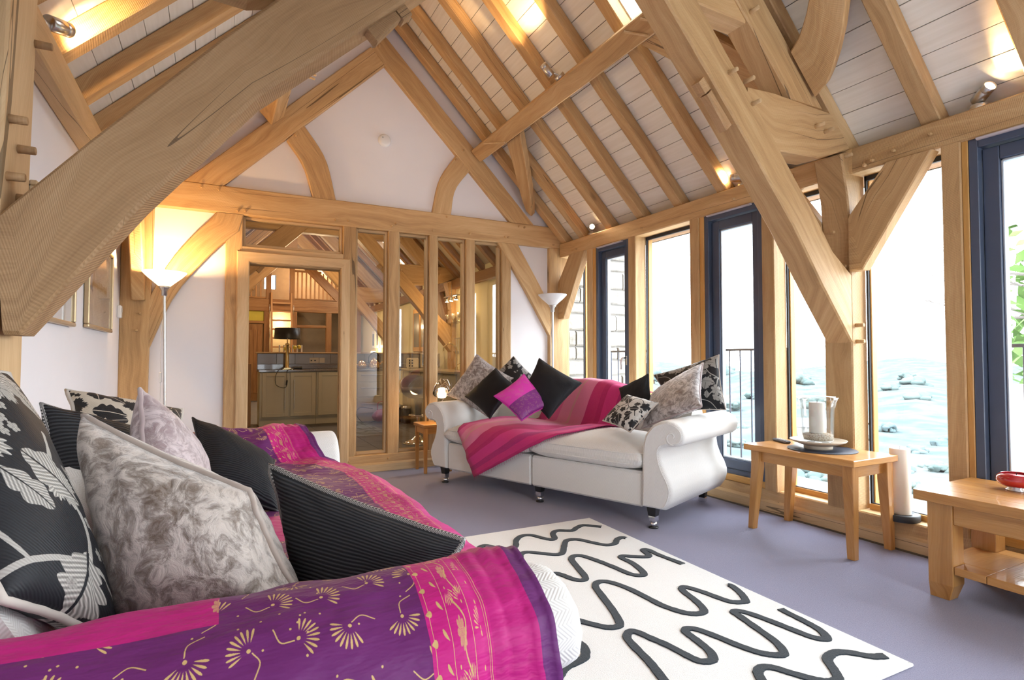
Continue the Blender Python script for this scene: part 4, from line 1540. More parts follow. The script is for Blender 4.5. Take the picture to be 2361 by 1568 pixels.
cushion('magenta and purple silk cushion at the front of the far pile', [(-0.32, 0.268, 0.96), (-0.044, 0.302, 0.717), (-0.146, 0.034, 0.600), (-0.403, -0.010, 0.785)], 0.11, mk_two_tone(), plain('magenta_piping', (0.5, 0.02, 0.3), 0.5), parent=MF, seed=11)
cushion('large black cushion leaning on the pink throw', [(-0.284, 0.431, 1.093), (0.118, 0.486, 0.889), (-0.02, 0.221, 0.61), (-0.318, 0.227, 0.80)], 0.13, BLACKSILK, PIPE_B, parent=MF, seed=12)
cushion('small black cushion tucked behind the floral one', [(0.672, 0.579, 0.976), (0.771, 0.436, 0.743), (0.52, 0.441, 0.684), (0.432, 0.549, 0.856)], 0.09, BLACKSILK, PIPE_B, parent=MF, seed=13)
cushion('small cream and black leafy cushion lying on the seat', [(0.651, 0.291, 0.826), (0.931, 0.217, 0.787), (0.833, 0.006, 0.600), (0.562, 0.096, 0.649)], 0.12, mk_floral('cream_black_leaf', (0.70, 0.68, 0.64), 1.0, 2.0, True), PIPE_C, parent=MF, seed=14, size=0.30)
cushion('grey crushed velvet cushion leaning over the window-side arm', [(1.115, 0.540, 1.06), (1.265, 0.151, 0.785), (0.808, 0.204, 0.600), (0.738, 0.496, 0.825)], 0.14, VELVET_G, PIPE_L, parent=MF, seed=15, wr=0.008)
cushion('tall black and silver floral cushion by the door handle', [(1.176, 0.681, 1.119), (1.303, 0.463, 0.745), (0.924, 0.47, 0.70), (0.694, 0.619, 0.962)], 0.12, FLORAL_S, PIPE_C, parent=MF, seed=16, size=0.44)

# ================================================================= rug
def mk_rug(name, c0, c1, sc=300):
    N = NT(name)
    p = N.gen()
    f = N.noise(p, sc, 2, 0.7)
    N.bump(f, 0.5, 0.004)
    return N.set(color=N.ramp(f, [(0.3, c0), (0.7, c1)]), rough=0.95, sheen=0.15, spec=0.1)


RUG_W = mk_rug('cream_wool', (0.76, 0.755, 0.73), (0.86, 0.855, 0.835))
RUG_B = mk_rug('charcoal_wool', (0.020, 0.027, 0.033), (0.042, 0.052, 0.062))
rug = thing('rug', 'cream rug with meandering charcoal lines between the two sofas', 'rug', (1.53, 2.15, 0), radians(-1.4))
m = MB().box((-0.69, -1.0, 0.001), (0.70, 1.005, 0.014), 0.005)
m.obj('pile', RUG_W, rug)
m = MB().box((-0.695, -1.006, 0.001), (-0.685, 1.01, 0.012), 0.003).box((0.695, -1.006, 0.001), (0.705, 1.01, 0.012), 0.003).box((-0.695, -1.012, 0.001), (0.705, -0.998, 0.012), 0.003).box((-0.695, 1.0, 0.001), (0.705, 1.014, 0.012), 0.003)
m.obj('bound_edge', RUG_W, rug)
RUGL = [[(1.144, 2.961), (1.180, 2.885), (1.197, 2.818), (1.235, 2.792), (1.287, 2.852), (1.347, 2.941), (1.394, 2.953), (1.440, 2.874), (1.501, 2.842), (1.544, 2.873), (1.594, 2.959), (1.661, 3.011), (1.717, 2.994), (1.751, 2.916), (1.781, 2.869), (1.815, 2.882), (1.853, 2.963), (1.909, 2.997), (1.987, 2.956), (2.046, 2.990), (2.113, 3.014), (2.163, 2.969), (2.199, 2.932)],
        [(1.04, 2.70), (1.12, 2.62), (1.19, 2.60), (1.234, 2.647), (1.276, 2.738), (1.316, 2.739), (1.366, 2.660), (1.419, 2.623), (1.454, 2.657), (1.504, 2.737), (1.551, 2.746), (1.614, 2.689), (1.669, 2.640), (1.717, 2.648), (1.791, 2.742), (1.857, 2.813), (1.924, 2.793), (1.969, 2.704), (2.013, 2.636), (2.075, 2.637), (2.127, 2.685), (2.176, 2.703), (2.194, 2.681)],
        [(1.30, 2.42), (1.37, 2.33), (1.444, 2.370), (1.514, 2.413), (1.541, 2.385), (1.560, 2.314), (1.591, 2.279), (1.629, 2.304), (1.665, 2.418), (1.703, 2.535), (1.743, 2.575), (1.785, 2.556), (1.815, 2.460), (1.836, 2.343), (1.852, 2.229), (1.893, 2.191), (1.926, 2.223), (1.957, 2.339), (1.957, 2.432), (1.985, 2.450), (2.024, 2.419), (2.084, 2.381), (2.117, 2.396), (2.140, 2.469), (2.168, 2.461), (2.167, 2.370), (2.180, 2.251), (2.184, 2.209)],
        [(1.20, 2.05), (1.25, 2.09), (1.306, 1.994), (1.345, 1.927), (1.371, 1.886), (1.404, 1.841), (1.443, 1.826), (1.476, 1.848), (1.524, 1.958), (1.574, 2.105), (1.608, 2.194), (1.653, 2.226), (1.698, 2.196), (1.728, 2.094), (1.737, 1.962), (1.742, 1.884), (1.766, 1.810), (1.792, 1.772), (1.834, 1.754), (1.872, 1.774), (1.906, 1.851), (1.932, 1.950), (1.956, 1.986), (1.980, 1.980), (2.005, 1.911), (2.021, 1.827), (2.039, 1.770), (2.083, 1.746), (2.110, 1.754), (2.154, 1.821), (2.180, 1.891), (2.172, 1.908)],
        [(1.26, 1.28), (1.319, 1.370), (1.349, 1.461), (1.381, 1.563), (1.403, 1.669), (1.423, 1.737), (1.459, 1.769), (1.485, 1.755), (1.502, 1.687), (1.520, 1.619), (1.536, 1.502), (1.559, 1.472), (1.595, 1.471), (1.626, 1.512), (1.644, 1.588), (1.657, 1.664), (1.684, 1.681), (1.713, 1.655), (1.736, 1.580), (1.754, 1.498), (1.779, 1.427), (1.812, 1.389), (1.845, 1.375), (1.871, 1.391), (1.904, 1.451), (1.929, 1.546), (1.957, 1.660), (1.964, 1.695), (1.988, 1.696), (2.013, 1.659), (2.032, 1.573), (2.048, 1.466), (2.058, 1.410), (2.079, 1.377), (2.106, 1.376), (2.140, 1.426), (2.155, 1.508), (2.161, 1.581), (2.168, 1.622)],
        [(1.52, 1.19), (1.56, 1.17), (1.602, 1.244), (1.648, 1.316), (1.671, 1.342), (1.705, 1.353), (1.738, 1.333), (1.764, 1.280), (1.798, 1.220), (1.830, 1.189), (1.871, 1.185), (1.907, 1.218), (1.953, 1.274), (1.990, 1.291), (2.036, 1.292), (2.079, 1.263), (2.116, 1.217), (2.167, 1.193)],
        [(1.0, 1.60), (1.05, 1.64), (1.095, 1.673), (1.160, 1.687), (1.194, 1.697), (1.224, 1.733), (1.235, 1.765), (1.233, 1.805), (1.21, 1.86), (1.15, 1.83)]]
for L in RUGL:
    x_, y_, k_ = L[0][0], L[0][1], 1
    while x_ > 0.98 and L is not RUGL[-1]:      # the line goes on to the far edge of the rug
        x_ -= 0.105
        L = [(x_, y_ + 0.09 * k_)] + L
        k_ = -k_
    pts = crom([(x, y, 0) for x, y in L], len(L) * 5)
    top, bot, fs_ = [], [], []
    P = []
    for i, p in enumerate(pts):
        t = (pts[min(i + 1, len(pts) - 1)] - pts[max(i - 1, 0)]).normalized()
        nn = V((-t.y, t.x, 0))
        w = 0.0165 + RND.uniform(-0.0012, 0.0012)
        P.append([p - nn * (w + 0.002) + V((0, 0, 0.013)), p - nn * w + V((0, 0, 0.0185)), p + nn * w + V((0, 0, 0.0185)), p + nn * (w + 0.002) + V((0, 0, 0.013))])
    MB().grid(P, smooth=False).obj('wavy_line', RUG_B, rug, world=True)

# ================================================================= side table with its candle vase
st = thing('side_table', 'small oblong oak side table with tapered legs by the truss post', 'table', (3.26, 2.18, 0))
MB().box((-0.212, -0.358, 0.503), (0.215, 0.358, 0.54), 0.004, long=1).obj('tabletop', FURN, st)
for lo_, hi_ in (((-0.17, -0.30, 0.435), (-0.15, 0.30, 0.503)), ((0.15, -0.30, 0.435), (0.17, 0.30, 0.503))):
    MB().box(lo_, hi_, 0.002).obj('apron', FURN, st)
for y in (-0.315, 0.295):
    MB().box((-0.15, y, 0.435), (0.15, y + 0.02, 0.503), 0.002).obj('apron', FURN, st)
for sx in (-1, 1):
    for sy in (-1, 1):
        m = MB()
        cx_, cyy_ = sx * 0.166, sy * 0.312
        w0, w1 = 0.029, 0.0205
        tx, ty = cx_ + sx * 0.010, cyy_ + sy * 0.010
        A = [(cx_ - w0, cyy_ - w0, 0.503), (cx_ + w0, cyy_ - w0, 0.503), (cx_ + w0, cyy_ + w0, 0.503), (cx_ - w0, cyy_ + w0, 0.503)]
        m.prism([(tx - w1, ty - w1, 0.001), (cx_ - w0, cyy_ - w0, 0.40), A[0]], [(tx + w1, ty - w1, 0.001), (cx_ + w0, cyy_ - w0, 0.40), A[1]], (0, 2 * w1, 0), c=0.003, jit=0)
        # widen in the second direction
        for k in range(len(m.v)):
            z = min(m.v[k].z, 0.40) / 0.40
            b = ty - w1
            f = (m.v[k].y - b) / (2 * w1)
            m.v[k].y = (ty - w1) * (1 - z) + (cyy_ - w0) * z + f * (2 * w1 * (1 - z) + 2 * w0 * z)
        m.obj('leg', FURN, st)
mat_ = MB().lathe([(0.0, 0.0), (0.19, 0.0), (0.192, 0.002), (0.19, 0.004), (0.0, 0.004)], 48, Matrix.Translation((3.268, 2.145, 0.5405)) @ Matrix.Diagonal((0.98, 1.0, 1, 1)))
tag(mat_.obj('place_mat', plain('navy_leather', (0.030, 0.040, 0.065), 0.5)), 'round dark navy mat under the pale dish on the side table', 'mat')
DISH = plain('limed_wood_dish', (0.56, 0.47, 0.36), 0.5, var=0.1, scale=20)
d_ = thing('dish', 'shallow pale wooden footed dish holding the glass candle vase', 'dish', (3.262, 2.165, 0.5447))
MB().lathe([(0.0, 0.0), (0.078, 0.0), (0.080, 0.016), (0.060, 0.018), (0.10, 0.026), (0.150, 0.045), (0.158, 0.054), (0.150, 0.055), (0.10, 0.040), (0.0, 0.036)], 48).obj('bowl', DISH, d_)
GL_V = None


def mk_clear():
    N = NT('clear_vase_glass')
    tr = N.n('BsdfTransparent')
    tr.inputs[0].default_value = (0.965, 0.975, 0.97, 1)
    gl = N.n('BsdfGlossy')
    gl.inputs['Roughness'].default_value = 0.02
    lw = N.n('LayerWeight')
    lw.inputs[0].default_value = 0.25
    ms = N.n('MixShader')
    N.put(ms.inputs[0], N.math('ADD', N.math('MULTIPLY', lw.outputs['Facing'], 0.55), 0.04))
    N.t.links.new(tr.outputs[0], ms.inputs[1])
    N.t.links.new(gl.outputs[0], ms.inputs[2])
    N.t.links.new(ms.outputs[0], N.out.inputs[0])
    return N.m


GL_V = mk_clear()
WAX = plain('ivory_candle_wax', (0.83, 0.80, 0.72), 0.5, var=0.02, sss=0.15)
vz = thing('hurricane_vase', 'flared clear glass hurricane vase with sand on the wooden dish', 'vase', (3.262, 2.165, 0.5815))
MB().lathe([(0.0, 0.0), (0.060, 0.0), (0.082, 0.012), (0.089, 0.05), (0.090, 0.13), (0.093, 0.20), (0.103, 0.25), (0.118, 0.277), (0.115, 0.278), (0.099, 0.25), (0.089, 0.20), (0.086, 0.13), (0.085, 0.05), (0.078, 0.016), (0.0, 0.006)], 40).obj('glass', GL_V, vz)
def mk_sand():
    N = NT('coarse_shell_sand')
    f = N.noise(N.gen(), 120, 2, 0.7)
    N.bump(f, 0.8, 0.01)
    return N.set(color=N.ramp(f, [(0.35, (0.40, 0.26, 0.16)), (0.5, (0.70, 0.62, 0.52)), (0.7, (0.82, 0.78, 0.70))]), rough=0.9)


o = MB().lathe([(0.0, 0.0065), (0.077, 0.0175), (0.084, 0.05), (0.06, 0.058), (0.0, 0.060)], 32).obj('sand', mk_sand(), vz)
o['kind'] = 'stuff'
cd = thing('pillar_candle', 'ivory pillar candle standing inside the glass vase', 'candle', (3.258, 2.165, 0.641))
MB().lathe([(0.0, 0.0), (0.044, 0.0), (0.045, 0.003), (0.045, 0.182), (0.042, 0.186), (0.030, 0.182), (0.0, 0.180)], 32).obj('wax', WAX, cd)
MB().cyl((0, 0, 0.18), (0.002, 0, 0.194), 0.0014, 6).obj('wick', BLACK, cd)
rm = thing('remote_control', 'flat grey remote control at the back corner of the side table', 'remote', (3.315, 2.455, 0.541), radians(68))
MB().box((-0.075, -0.022, 0), (0.075, 0.022, 0.018), 0.006).obj('case', plain('grey_plastic', (0.10, 0.10, 0.115), 0.4), rm)
for i in range(5):
    for j in range(2):
        MB().box((-0.05 + i * 0.02, -0.013 + j * 0.016, 0.018), (-0.038 + i * 0.02, -0.003 + j * 0.016, 0.0205), 0.001).obj('button', WHITE_PL, rm)

# candle on the window sill
cs = thing('candle_stand', 'round charcoal candle stand on the window sill', 'candle holder', (3.535, 1.845, 0.161))
MB().lathe([(0.0, 0.0), (0.092, 0.0), (0.094, 0.003), (0.094, 0.034), (0.091, 0.037), (0.070, 0.037), (0.066, 0.033), (0.0, 0.033)], 40).obj('dish', plain('charcoal_slate', (0.035, 0.040, 0.046), 0.55), cs)
cc_ = thing('pillar_candle', 'tall thick white pillar candle on the charcoal stand', 'candle', (3.535, 1.845, 0.195))
MB().lathe([(0.0, 0.0), (0.051, 0.0), (0.052, 0.004), (0.052, 0.372), (0.048, 0.378), (0.034, 0.373), (0.0, 0.370)], 36).obj('wax', WAX, cc_)
MB().cyl((0, 0, 0.37), (0.003, 0.001, 0.386), 0.0015, 6).obj('wick', BLACK, cc_)

# ================================================================= coffee table
ct = thing('coffee_table', 'low solid oak coffee table with block legs and lower shelf', 'table', (2.91, 0.50, 0))
m = MB()
for k in range(5):
    x0 = 0.0 + k * 0.110
    MB().box((x0 + 0.0002, 0.0, 0.437), (x0 + 0.1098, 0.965, 0.482), 0.0015, long=1).obj('top_board', FURN, ct)
for x in (0.025, 0.425):
    for y in (0.04, 0.82):
        m = MB().prism([(x + 0.012, y + 0.012, 0.001), (x, y, 0.07), (x, y, 0.437)], [(x + 0.088, y + 0.012, 0.001), (x + 0.10, y, 0.07), (x + 0.10, y, 0.437)], (0, 0.10, 0), c=0.003, jit=0)
        for k in range(len(m.v)):
            if m.v[k].z < 0.03:
                m.v[k].y = y + (m.v[k].y - y - 0.012) * 0.78 + (0.0 if y < 0.4 else 0.022)
        m.obj('leg', FURN, ct)
for lo_, hi_ in (((0.035, 0.14, 0.345), (0.06, 0.82, 0.437)), ((0.49, 0.14, 0.345), (0.515, 0.82, 0.437)), ((0.125, 0.05, 0.345), (0.425, 0.075, 0.437)), ((0.125, 0.885, 0.345), (0.425, 0.91, 0.437))):
    MB().box(lo_, hi_, 0.003).obj('apron', FURN, ct)
for k in range(4):
    y0 = 0.045 + k * 0.218
    for a, b in (((0.127, 0.423),) if k in (0, 3) else ((0.03, 0.52),)):
        MB().box((a, y0 + 0.001, 0.125), (b, y0 + 0.217, 0.160), 0.002, long=0).obj('shelf_board', FURN, ct)
for x0, x1 in ((0.03, 0.127), (0.423, 0.52)):
    MB().box((x0, 0.142, 0.1255), (x1, 0.262, 0.1595), 0.002).obj('shelf_board', FURN, ct)
    MB().box((x0, 0.70, 0.1255), (x1, 0.818, 0.1595), 0.002).obj('shelf_board', FURN, ct)
rb = thing('candle_bowl', 'red glass candle bowl with clear foot on the coffee table', 'candle', (3.30, 1.22, 0.4822))
def mk_red():
    N = NT('ruby_glass')
    return N.set(color=(0.42, 0.006, 0.016), rough=0.06, coat=1.0, spec=0.7)


MB().lathe([(0.0, 0.016), (0.045, 0.017), (0.068, 0.030), (0.0755, 0.047), (0.072, 0.064), (0.060, 0.076), (0.056, 0.078), (0.056, 0.074), (0.066, 0.062), (0.0, 0.058)], 40).obj('bowl', mk_red(), rb)
MB().lathe([(0.0, 0.0), (0.040, 0.0), (0.041, 0.005), (0.030, 0.012), (0.034, 0.018), (0.0, 0.018)], 32).obj('foot', plain('clear_foot', (0.75, 0.76, 0.78), 0.05, 0.6), rb)
MB().lathe([(0.0, 0.066), (0.061, 0.066), (0.0612, 0.068), (0.0, 0.069)], 32).obj('wax', plain('pink_wax', (0.55, 0.12, 0.12), 0.4), rb)
MB().cyl((0.0, 0, 0.068), (0.0, 0, 0.082), 0.0012, 6).obj('wick', BLACK, rb)

# ================================================================= lamps
def mk_shade_lit():
    N = NT('lit_frosted_shade')
    return N.set(color=(0.85, 0.80, 0.72), rough=0.4, emit=(1.0, 0.80, 0.52), emit_s=1.1)


SHADE_ON, SHADE_OFF = mk_shade_lit(), plain('frosted_white_glass', (0.82, 0.82, 0.82), 0.3, var=0.01)


def light(name, loc, energy, col, kind='POINT', r=0.04, rot=None, spot=None):
    l = bpy.data.lights.new(name, kind)
    l.energy, l.color = energy, col
    if kind == 'SPOT':
        l.spot_size, l.spot_blend, l.shadow_soft_size = spot, 0.5, r
    elif kind == 'POINT':
        l.shadow_soft_size = r
    o = bpy.data.objects.new(name, l)
    COL.objects.link(o)
    o.location = loc
    if rot is not None:
        o.rotation_euler = rot
    return o


WARM = (1.0, 0.62, 0.28)


def floor_lamp(label, x, y, lit, lean=0.0, h=1.765):
    t = thing('floor_lamp', label, 'lamp', (x, y, 0))
    MB().lathe([(0.0, 0.0), (0.13, 0.0), (0.132, 0.008), (0.12, 0.016), (0.03, 0.026), (0.016, 0.03), (0.0, 0.03)], 32).obj('base', STEEL, t)
    MB().cyl((lean, 0, 0.026), (0, 0, h - 0.17), 0.0105, 12).obj('pole', STEEL, t)
    MB().lathe([(0.0, h - 0.185), (0.019, h - 0.185), (0.020, h - 0.145), (0.036, h - 0.125), (0.040, h - 0.112), (0.0, h - 0.112)], 24).obj('collar', STEEL, t)
    MB().lathe([(0.0, h - 0.112), (0.040, h - 0.112), (0.075, h - 0.080), (0.118, h - 0.042), (0.150, h - 0.008), (0.153, h), (0.149, h), (0.115, h - 0.036), (0.07, h - 0.075), (0.0, h - 0.10)], 40).obj('lamp_shade', SHADE_ON if lit else SHADE_OFF, t)
    m = MB().tube([(0.012, 0.005, h - 0.16), (-0.018, 0.01, h - 0.5), (-0.016, 0.012, h - 0.78), (-0.012, 0.01, 0.3), (0.03, 0.03, 0.03)], 0.003, 6)
    cdm = m.obj('cord', WHITE_PL, t)
    MB().box((-0.026, 0.003, h - 0.86), (-0.008, 0.018, h - 0.78), 0.004).obj('switch', WHITE_PL, cdm)
    if lit:
        light('uplighter_bulb', (x, y, h - 0.035), 36, WARM, r=0.03)
    return t


floor_lamp('lit uplighter floor lamp with glowing bowl shade beside the gable post and curved brace', -0.362, 5.10, True, lean=0.03)
floor_lamp('unlit chrome uplighter floor lamp with white bowl shade behind the far sofa', 3.14, 5.02, False)

# small table and reading lamp behind the far sofa
et = thing('end_table', 'small square oak table mostly hidden behind the far sofa arm', 'table', (1.895, 5.225, 0))
MB().box((-0.155, -0.155, 0.43), (0.155, 0.155, 0.462), 0.004).obj('tabletop', FURN, et)
for lo_, hi_ in (((-0.13, -0.135, 0.37), (0.13, -0.118, 0.43)), ((-0.13, 0.118, 0.37), (0.13, 0.135, 0.43)), ((-0.135, -0.13, 0.37), (-0.118, 0.13, 0.43)), ((0.118, -0.13, 0.37), (0.135, 0.13, 0.43))):
    MB().box(lo_, hi_, 0.002).obj('apron', FURN, et)
for sx in (-1, 1):
    for sy in (-1, 1):
        MB().box((sx * 0.125 - 0.018, sy * 0.125 - 0.018, 0.0), (sx * 0.125 + 0.018, sy * 0.125 + 0.018, 0.43), 0.003, taper=0.75).obj('leg', FURN, et)
rl = thing('reading_lamp', 'small chrome reading lamp glowing beside the velvet cushion', 'lamp', (1.98, 5.27, 0.4625))
MB().lathe([(0.0, 0.0), (0.06, 0.0), (0.062, 0.006), (0.02, 0.016), (0.0, 0.018)], 28).obj('base', CHROME, rl)
MB().tube([(0, 0, 0.015), (0.02, 0, 0.2), (0.07, -0.05, 0.34), (0.075, -0.06, 0.36)], 0.006, 8).obj('stem', CHROME, rl)
MB().tube([(0.075, -0.06, 0.36), (0.05, -0.06, 0.42), (-0.005, -0.055, 0.425)], 0.005, 8).obj('arm', CHROME, rl)
Mh = Matrix.Translation((-0.045, -0.16, 0.295)) @ V((0.22, 0.62, 0.75)).to_track_quat('Z', 'Y').to_matrix().to_4x4()
hd = MB().lathe([(0.086, 0.0), (0.084, 0.03), (0.070, 0.085), (0.040, 0.135), (0.020, 0.155), (0.014, 0.175), (0.0, 0.176), (0.0, 0.150), (0.036, 0.130), (0.066, 0.083), (0.080, 0.03), (0.082, 0.0)], 32, Mh, cap=False)
hdo = hd.obj('lamp_shade', CHROME, rl)
b = MB().sphere((0, 0, 0), 0.032, 14, 10)
for k in range(len(b.v)):
    b.v[k] = Mh @ (b.v[k] + V((0, 0, 0.035)))
b.obj('bulb', emitter('warm_bulb', (1.0, 0.70, 0.36), 28.0), hdo)
light('reading_bulb', tuple(V((1.98, 5.27, 0.4625)) + Mh @ V((0, 0, -0.02))), 5, WARM, r=0.05)

# ---- little spotlights
def spot(label, base, up, head, aim, energy=9, extra=None):
    base, up, head, aim = V(base), V(up).normalized(), V(head), V(aim).normalized()
    t = thing('spotlight', label, 'spotlight', base)
    Rb = up.to_track_quat('Z', 'Y').to_matrix().to_4x4()
    MB().lathe([(0.0, 0.0), (0.041, 0.0), (0.042, 0.003), (0.042, 0.026), (0.039, 0.029), (0.0, 0.029)], 28, Rb).obj('base', STEEL, t)
    h = head - base
    rear = h - aim * 0.050
    MB().tube([up * 0.028, up * 0.045 + (rear - up * 0.045) * 0.3, h - aim * 0.02], 0.0065, 8).obj('stem', STEEL, t)
    Mx = Matrix.Translation(h) @ aim.to_track_quat('Z', 'Y').to_matrix().to_4x4()
    hd_ = MB().lathe([(0.0, -0.055), (0.028, -0.055), (0.0305, -0.052), (0.0305, 0.022), (0.0298, 0.023), (0.0298, 0.0245), (0.0305, 0.0255), (0.0305, 0.055), (0.027, 0.056), (0.026, 0.048), (0.0, 0.047)], 28, Mx).obj('head', STEEL, t)
    MB().lathe([(0.0, 0.049), (0.0245, 0.049), (0.0245, 0.051), (0.0, 0.052)], 20, Mx).obj('lens', BULB, hd_)
    if energy:
        l = light('spot_beam', base + h + aim * 0.062, energy, WARM, 'SPOT', 0.02, (-aim).to_track_quat('Z', 'Y').to_euler(), radians(100))
    return t


spot('steel spotlight on the picture-wall plate shining up the rafters', (-0.645, 2.80, 2.405), (0, 0, 1), (-0.590, 2.855, 2.455), (0.42, 0.84, 0.28), 18)
spot('steel spotlight perched on the window-side purlin', PA + nrm_in * 0.07 + V((0, 3.72, 0)), V((-hh.x, 0, -hh.z)).normalized() * -1, V((2.302, 3.75, 3.392)), (-0.52, 0.10, 0.55), 46)
spot('starry bright spotlight on the plate near the gable corner', (3.545, 4.86, 2.404), (0, 0, 1), (3.52, 4.83, 2.485), (-0.55, -0.72, -0.10), 24)
spot('steel spotlight on the plate lighting a rafter beside the raking brace', (3.56, 2.93, 2.404), (0, 0, 1), (3.53, 2.955, 2.482), (-0.30, 0.62, 0.10), 22)
spot('bright spotlight on the plate above the coffee table door', (3.545, 1.425, 2.404), (0, 0, 1), (3.52, 1.395, 2.476), (-0.40, -0.60, 0.28), 22)
spot('spotlight hanging under the plate above the framed pictures', (-0.645, 4.84, 2.244), (0, 0, -1), (-0.615, 4.93, 2.085), (0.10, -0.25, -0.85), 26)

# ---- pictures, thermostat, smoke alarm
FRAME = plain('champagne_frame', (0.52, 0.40, 0.24), 0.3, 0.7)


def mk_art(name, seed, dark):
    N = NT(name)
    u, v, z = N.sep(N.uv())
    n1 = N.noise(N.comb(N.math('ADD', u, seed), N.math('MULTIPLY', v, 0.6)), 9.0, 4, 0.6)
    n2 = N.noise(N.comb(N.math('MULTIPLY', u, 3.0), N.math('MULTIPLY', v, 26.0), seed), 1.0, 3)
    hz = N.math('SUBTRACT', 1.0, N.math('MULTIPLY', N.math('ABSOLUTE', N.math('SUBTRACT', v, N.math('ADD', 0.50, N.math('MULTIPLY', N.math('SUBTRACT', n1, 0.5), 0.25)))), 7.0), clamp=True)
    c = N.ramp(N.math('MULTIPLY', hz, n2), [(0.15, (0.70, 0.66, 0.62)), (0.45, dark)])
    return N.set(color=c, rough=0.7)


def picture(label, y0, y1, z0, z1, seed, dark):
    t = thing('picture', label, 'picture', (XL, (y0 + y1) / 2, (z0 + z1) / 2))
    w, h = (y1 - y0) / 2, (z1 - z0) / 2
    f = MB()
    for lo_, hi_ in (((0.002, -w, -h), (0.03, w, -h + 0.022)), ((0.002, -w, h - 0.022), (0.03, w, h)), ((0.002, -w, -h + 0.022), (0.03, -w + 0.022, h - 0.022)), ((0.002, w - 0.022, -h + 0.022), (0.03, w, h - 0.022))):
        f.box(lo_, hi_, 0.005)
    f.obj('frame', FRAME, t)
    MB().box((0.003, -w + 0.02, -h + 0.02), (0.012, w - 0.02, h - 0.02)).obj('mount', plain('ivory_mount', (0.74, 0.73, 0.71), 0.8), t)
    g = MB()
    a, b = w * 0.62, h * 0.58
    g.add([(0.0128, -a, -b), (0.0128, a, -b), (0.0128, a, b), (0.0128, -a, b)], [(0, 1, 2, 3)], [(0, 0), (1, 0), (1, 1), (0, 1)])
    g.obj('print', mk_art('sepia_print_%d' % seed, seed, dark), t)
    MB().box((0.018, -w + 0.02, -h + 0.02), (0.020, w - 0.02, h - 0.02)).obj('glass', GLASS, t)


picture('framed sepia waterside print between the raking brace and the gable corner', 4.05, 4.905, 1.277, 1.835, 2, (0.36, 0.22, 0.09))
picture('framed pale sketch half hidden behind the raking brace', 2.93, 3.715, 1.262, 1.83, 7, (0.50, 0.42, 0.36))
tm = thing('thermostat', 'small white thermostat on the wall beside the gable post', 'thermostat', (XL, 5.33, 1.46))
MB().box((0.0, -0.037, -0.05), (0.028, 0.037, 0.05), 0.006).obj('case', WHITE_PL, tm)
MB().box((0.028, -0.012, -0.005), (0.031, 0.018, 0.028), 0.001).obj('dial', plain('pale_grey_dial', (0.6, 0.6, 0.6), 0.4), tm)
sm = thing('smoke_alarm', 'round white smoke alarm high on the gable plaster', 'smoke alarm', (1.452, 5.47, 3.258))
Rx = Matrix.Rotation(radians(90), 4, 'X')
MB().lathe([(0.0, 0.0), (0.062, 0.0), (0.064, 0.008), (0.064, 0.016), (0.060, 0.017), (0.060, 0.022), (0.056, 0.034), (0.040, 0.040), (0.0, 0.041)], 36, Rx).obj('case', WHITE_PL, sm)
MB().lathe([(0.0, 0.040), (0.008, 0.040), (0.007, 0.043), (0.0, 0.044)], 12, Rx @ Matrix.Translation((-0.025, 0.02, 0))).obj('button', plain('alarm_button', (0.4, 0.4, 0.4), 0.4), sm)
for a in (0.4, 0.9, 1.4):
    MB().box((0.030 * cos(a) - 0.004, -0.0395, 0.030 * sin(a) - 0.002), (0.030 * cos(a) + 0.004, -0.037, 0.030 * sin(a) + 0.002)).obj('slot', SEAM, sm)

# ================================================================= kitchen seen through the screen
def mk_slate():
    N = NT('grey_slate_tile')
    oi = N.n('ObjectInfo').outputs['Random']
    f = N.noise(N.gen(), 9, 4, 0.6)
    t = N.math('ADD', N.math('MULTIPLY', oi, 0.3), 0.85)
    c = N.mix(1.0, N.ramp(f, [(0.3, (0.060, 0.055, 0.056)), (0.7, (0.115, 0.105, 0.10))]), N.comb(t, t, t), 'MULTIPLY')
    N.bump(f, 0.2, 0.004)
    return N.set(color=c, rough=0.45)


KF = structure('floor', MB().box((-0.86, 5.505, -0.12), (3.7, 17.2, -0.006)), plain('grout', (0.20, 0.19, 0.18), 0.9))
TILE = MB().box((-0.198, -0.298, -0.008), (0.198, 0.298, 0.0), 0.002).obj('tile', mk_slate(), KF)
TILE.location = (-0.45, 5.82, 0)
for i in range(11):
    for j in range(7):
        if i or j:
            share(TILE, 'tile', KF, (-0.45 + 0.4 * i, 5.82 + 0.6 * j + (0.3 if i % 2 else 0), 0))
structure('wall_left', MB().box((-0.86, 5.6, 0), (XL, 17.2, 2.42)), CREAM)
structure('wall_right', MB().box((3.56, 5.6, 0), (3.70, 17.2, 2.6)), CREAM)
wb2 = MB().box((-0.86, 17.0, 0), (1.15, 17.2, 4.7)).box((1.47, 17.0, 0), (3.7, 17.2, 4.7)).box((1.15, 17.0, 0), (1.47, 17.2, 3.02)).box((1.15, 17.0, 3.42), (1.47, 17.2, 4.7))
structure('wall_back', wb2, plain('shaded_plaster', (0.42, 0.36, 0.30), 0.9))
KSKY = [(10.12, 10.55), (12.58, 13.0), (14.66, 15.1)]
WARMBOARD = plain('warm_ceiling_boards', (0.55, 0.48, 0.38), 0.7)
kc = MB()
slope_box(kc, -1, -0.5, 2.92, 5.6, 17.2, 0.0, 0.15)
structure('ceiling', kc, WARMBOARD)
kc = MB()
ys = [5.6] + [q for p_ in KSKY for q in p_] + [17.2]
for a, b in zip(ys[::2], ys[1::2]):
    slope_box(kc, 1, -0.5, 2.92, a, b, 0.0, 0.15)
for a, b in KSKY:
    slope_box(kc, 1, -0.5, 0.10, a, b, 0.0, 0.15)
    slope_box(kc, 1, 1.06, 2.92, a, b, 0.0, 0.15)
kceil = structure('ceiling', kc, WARMBOARD)
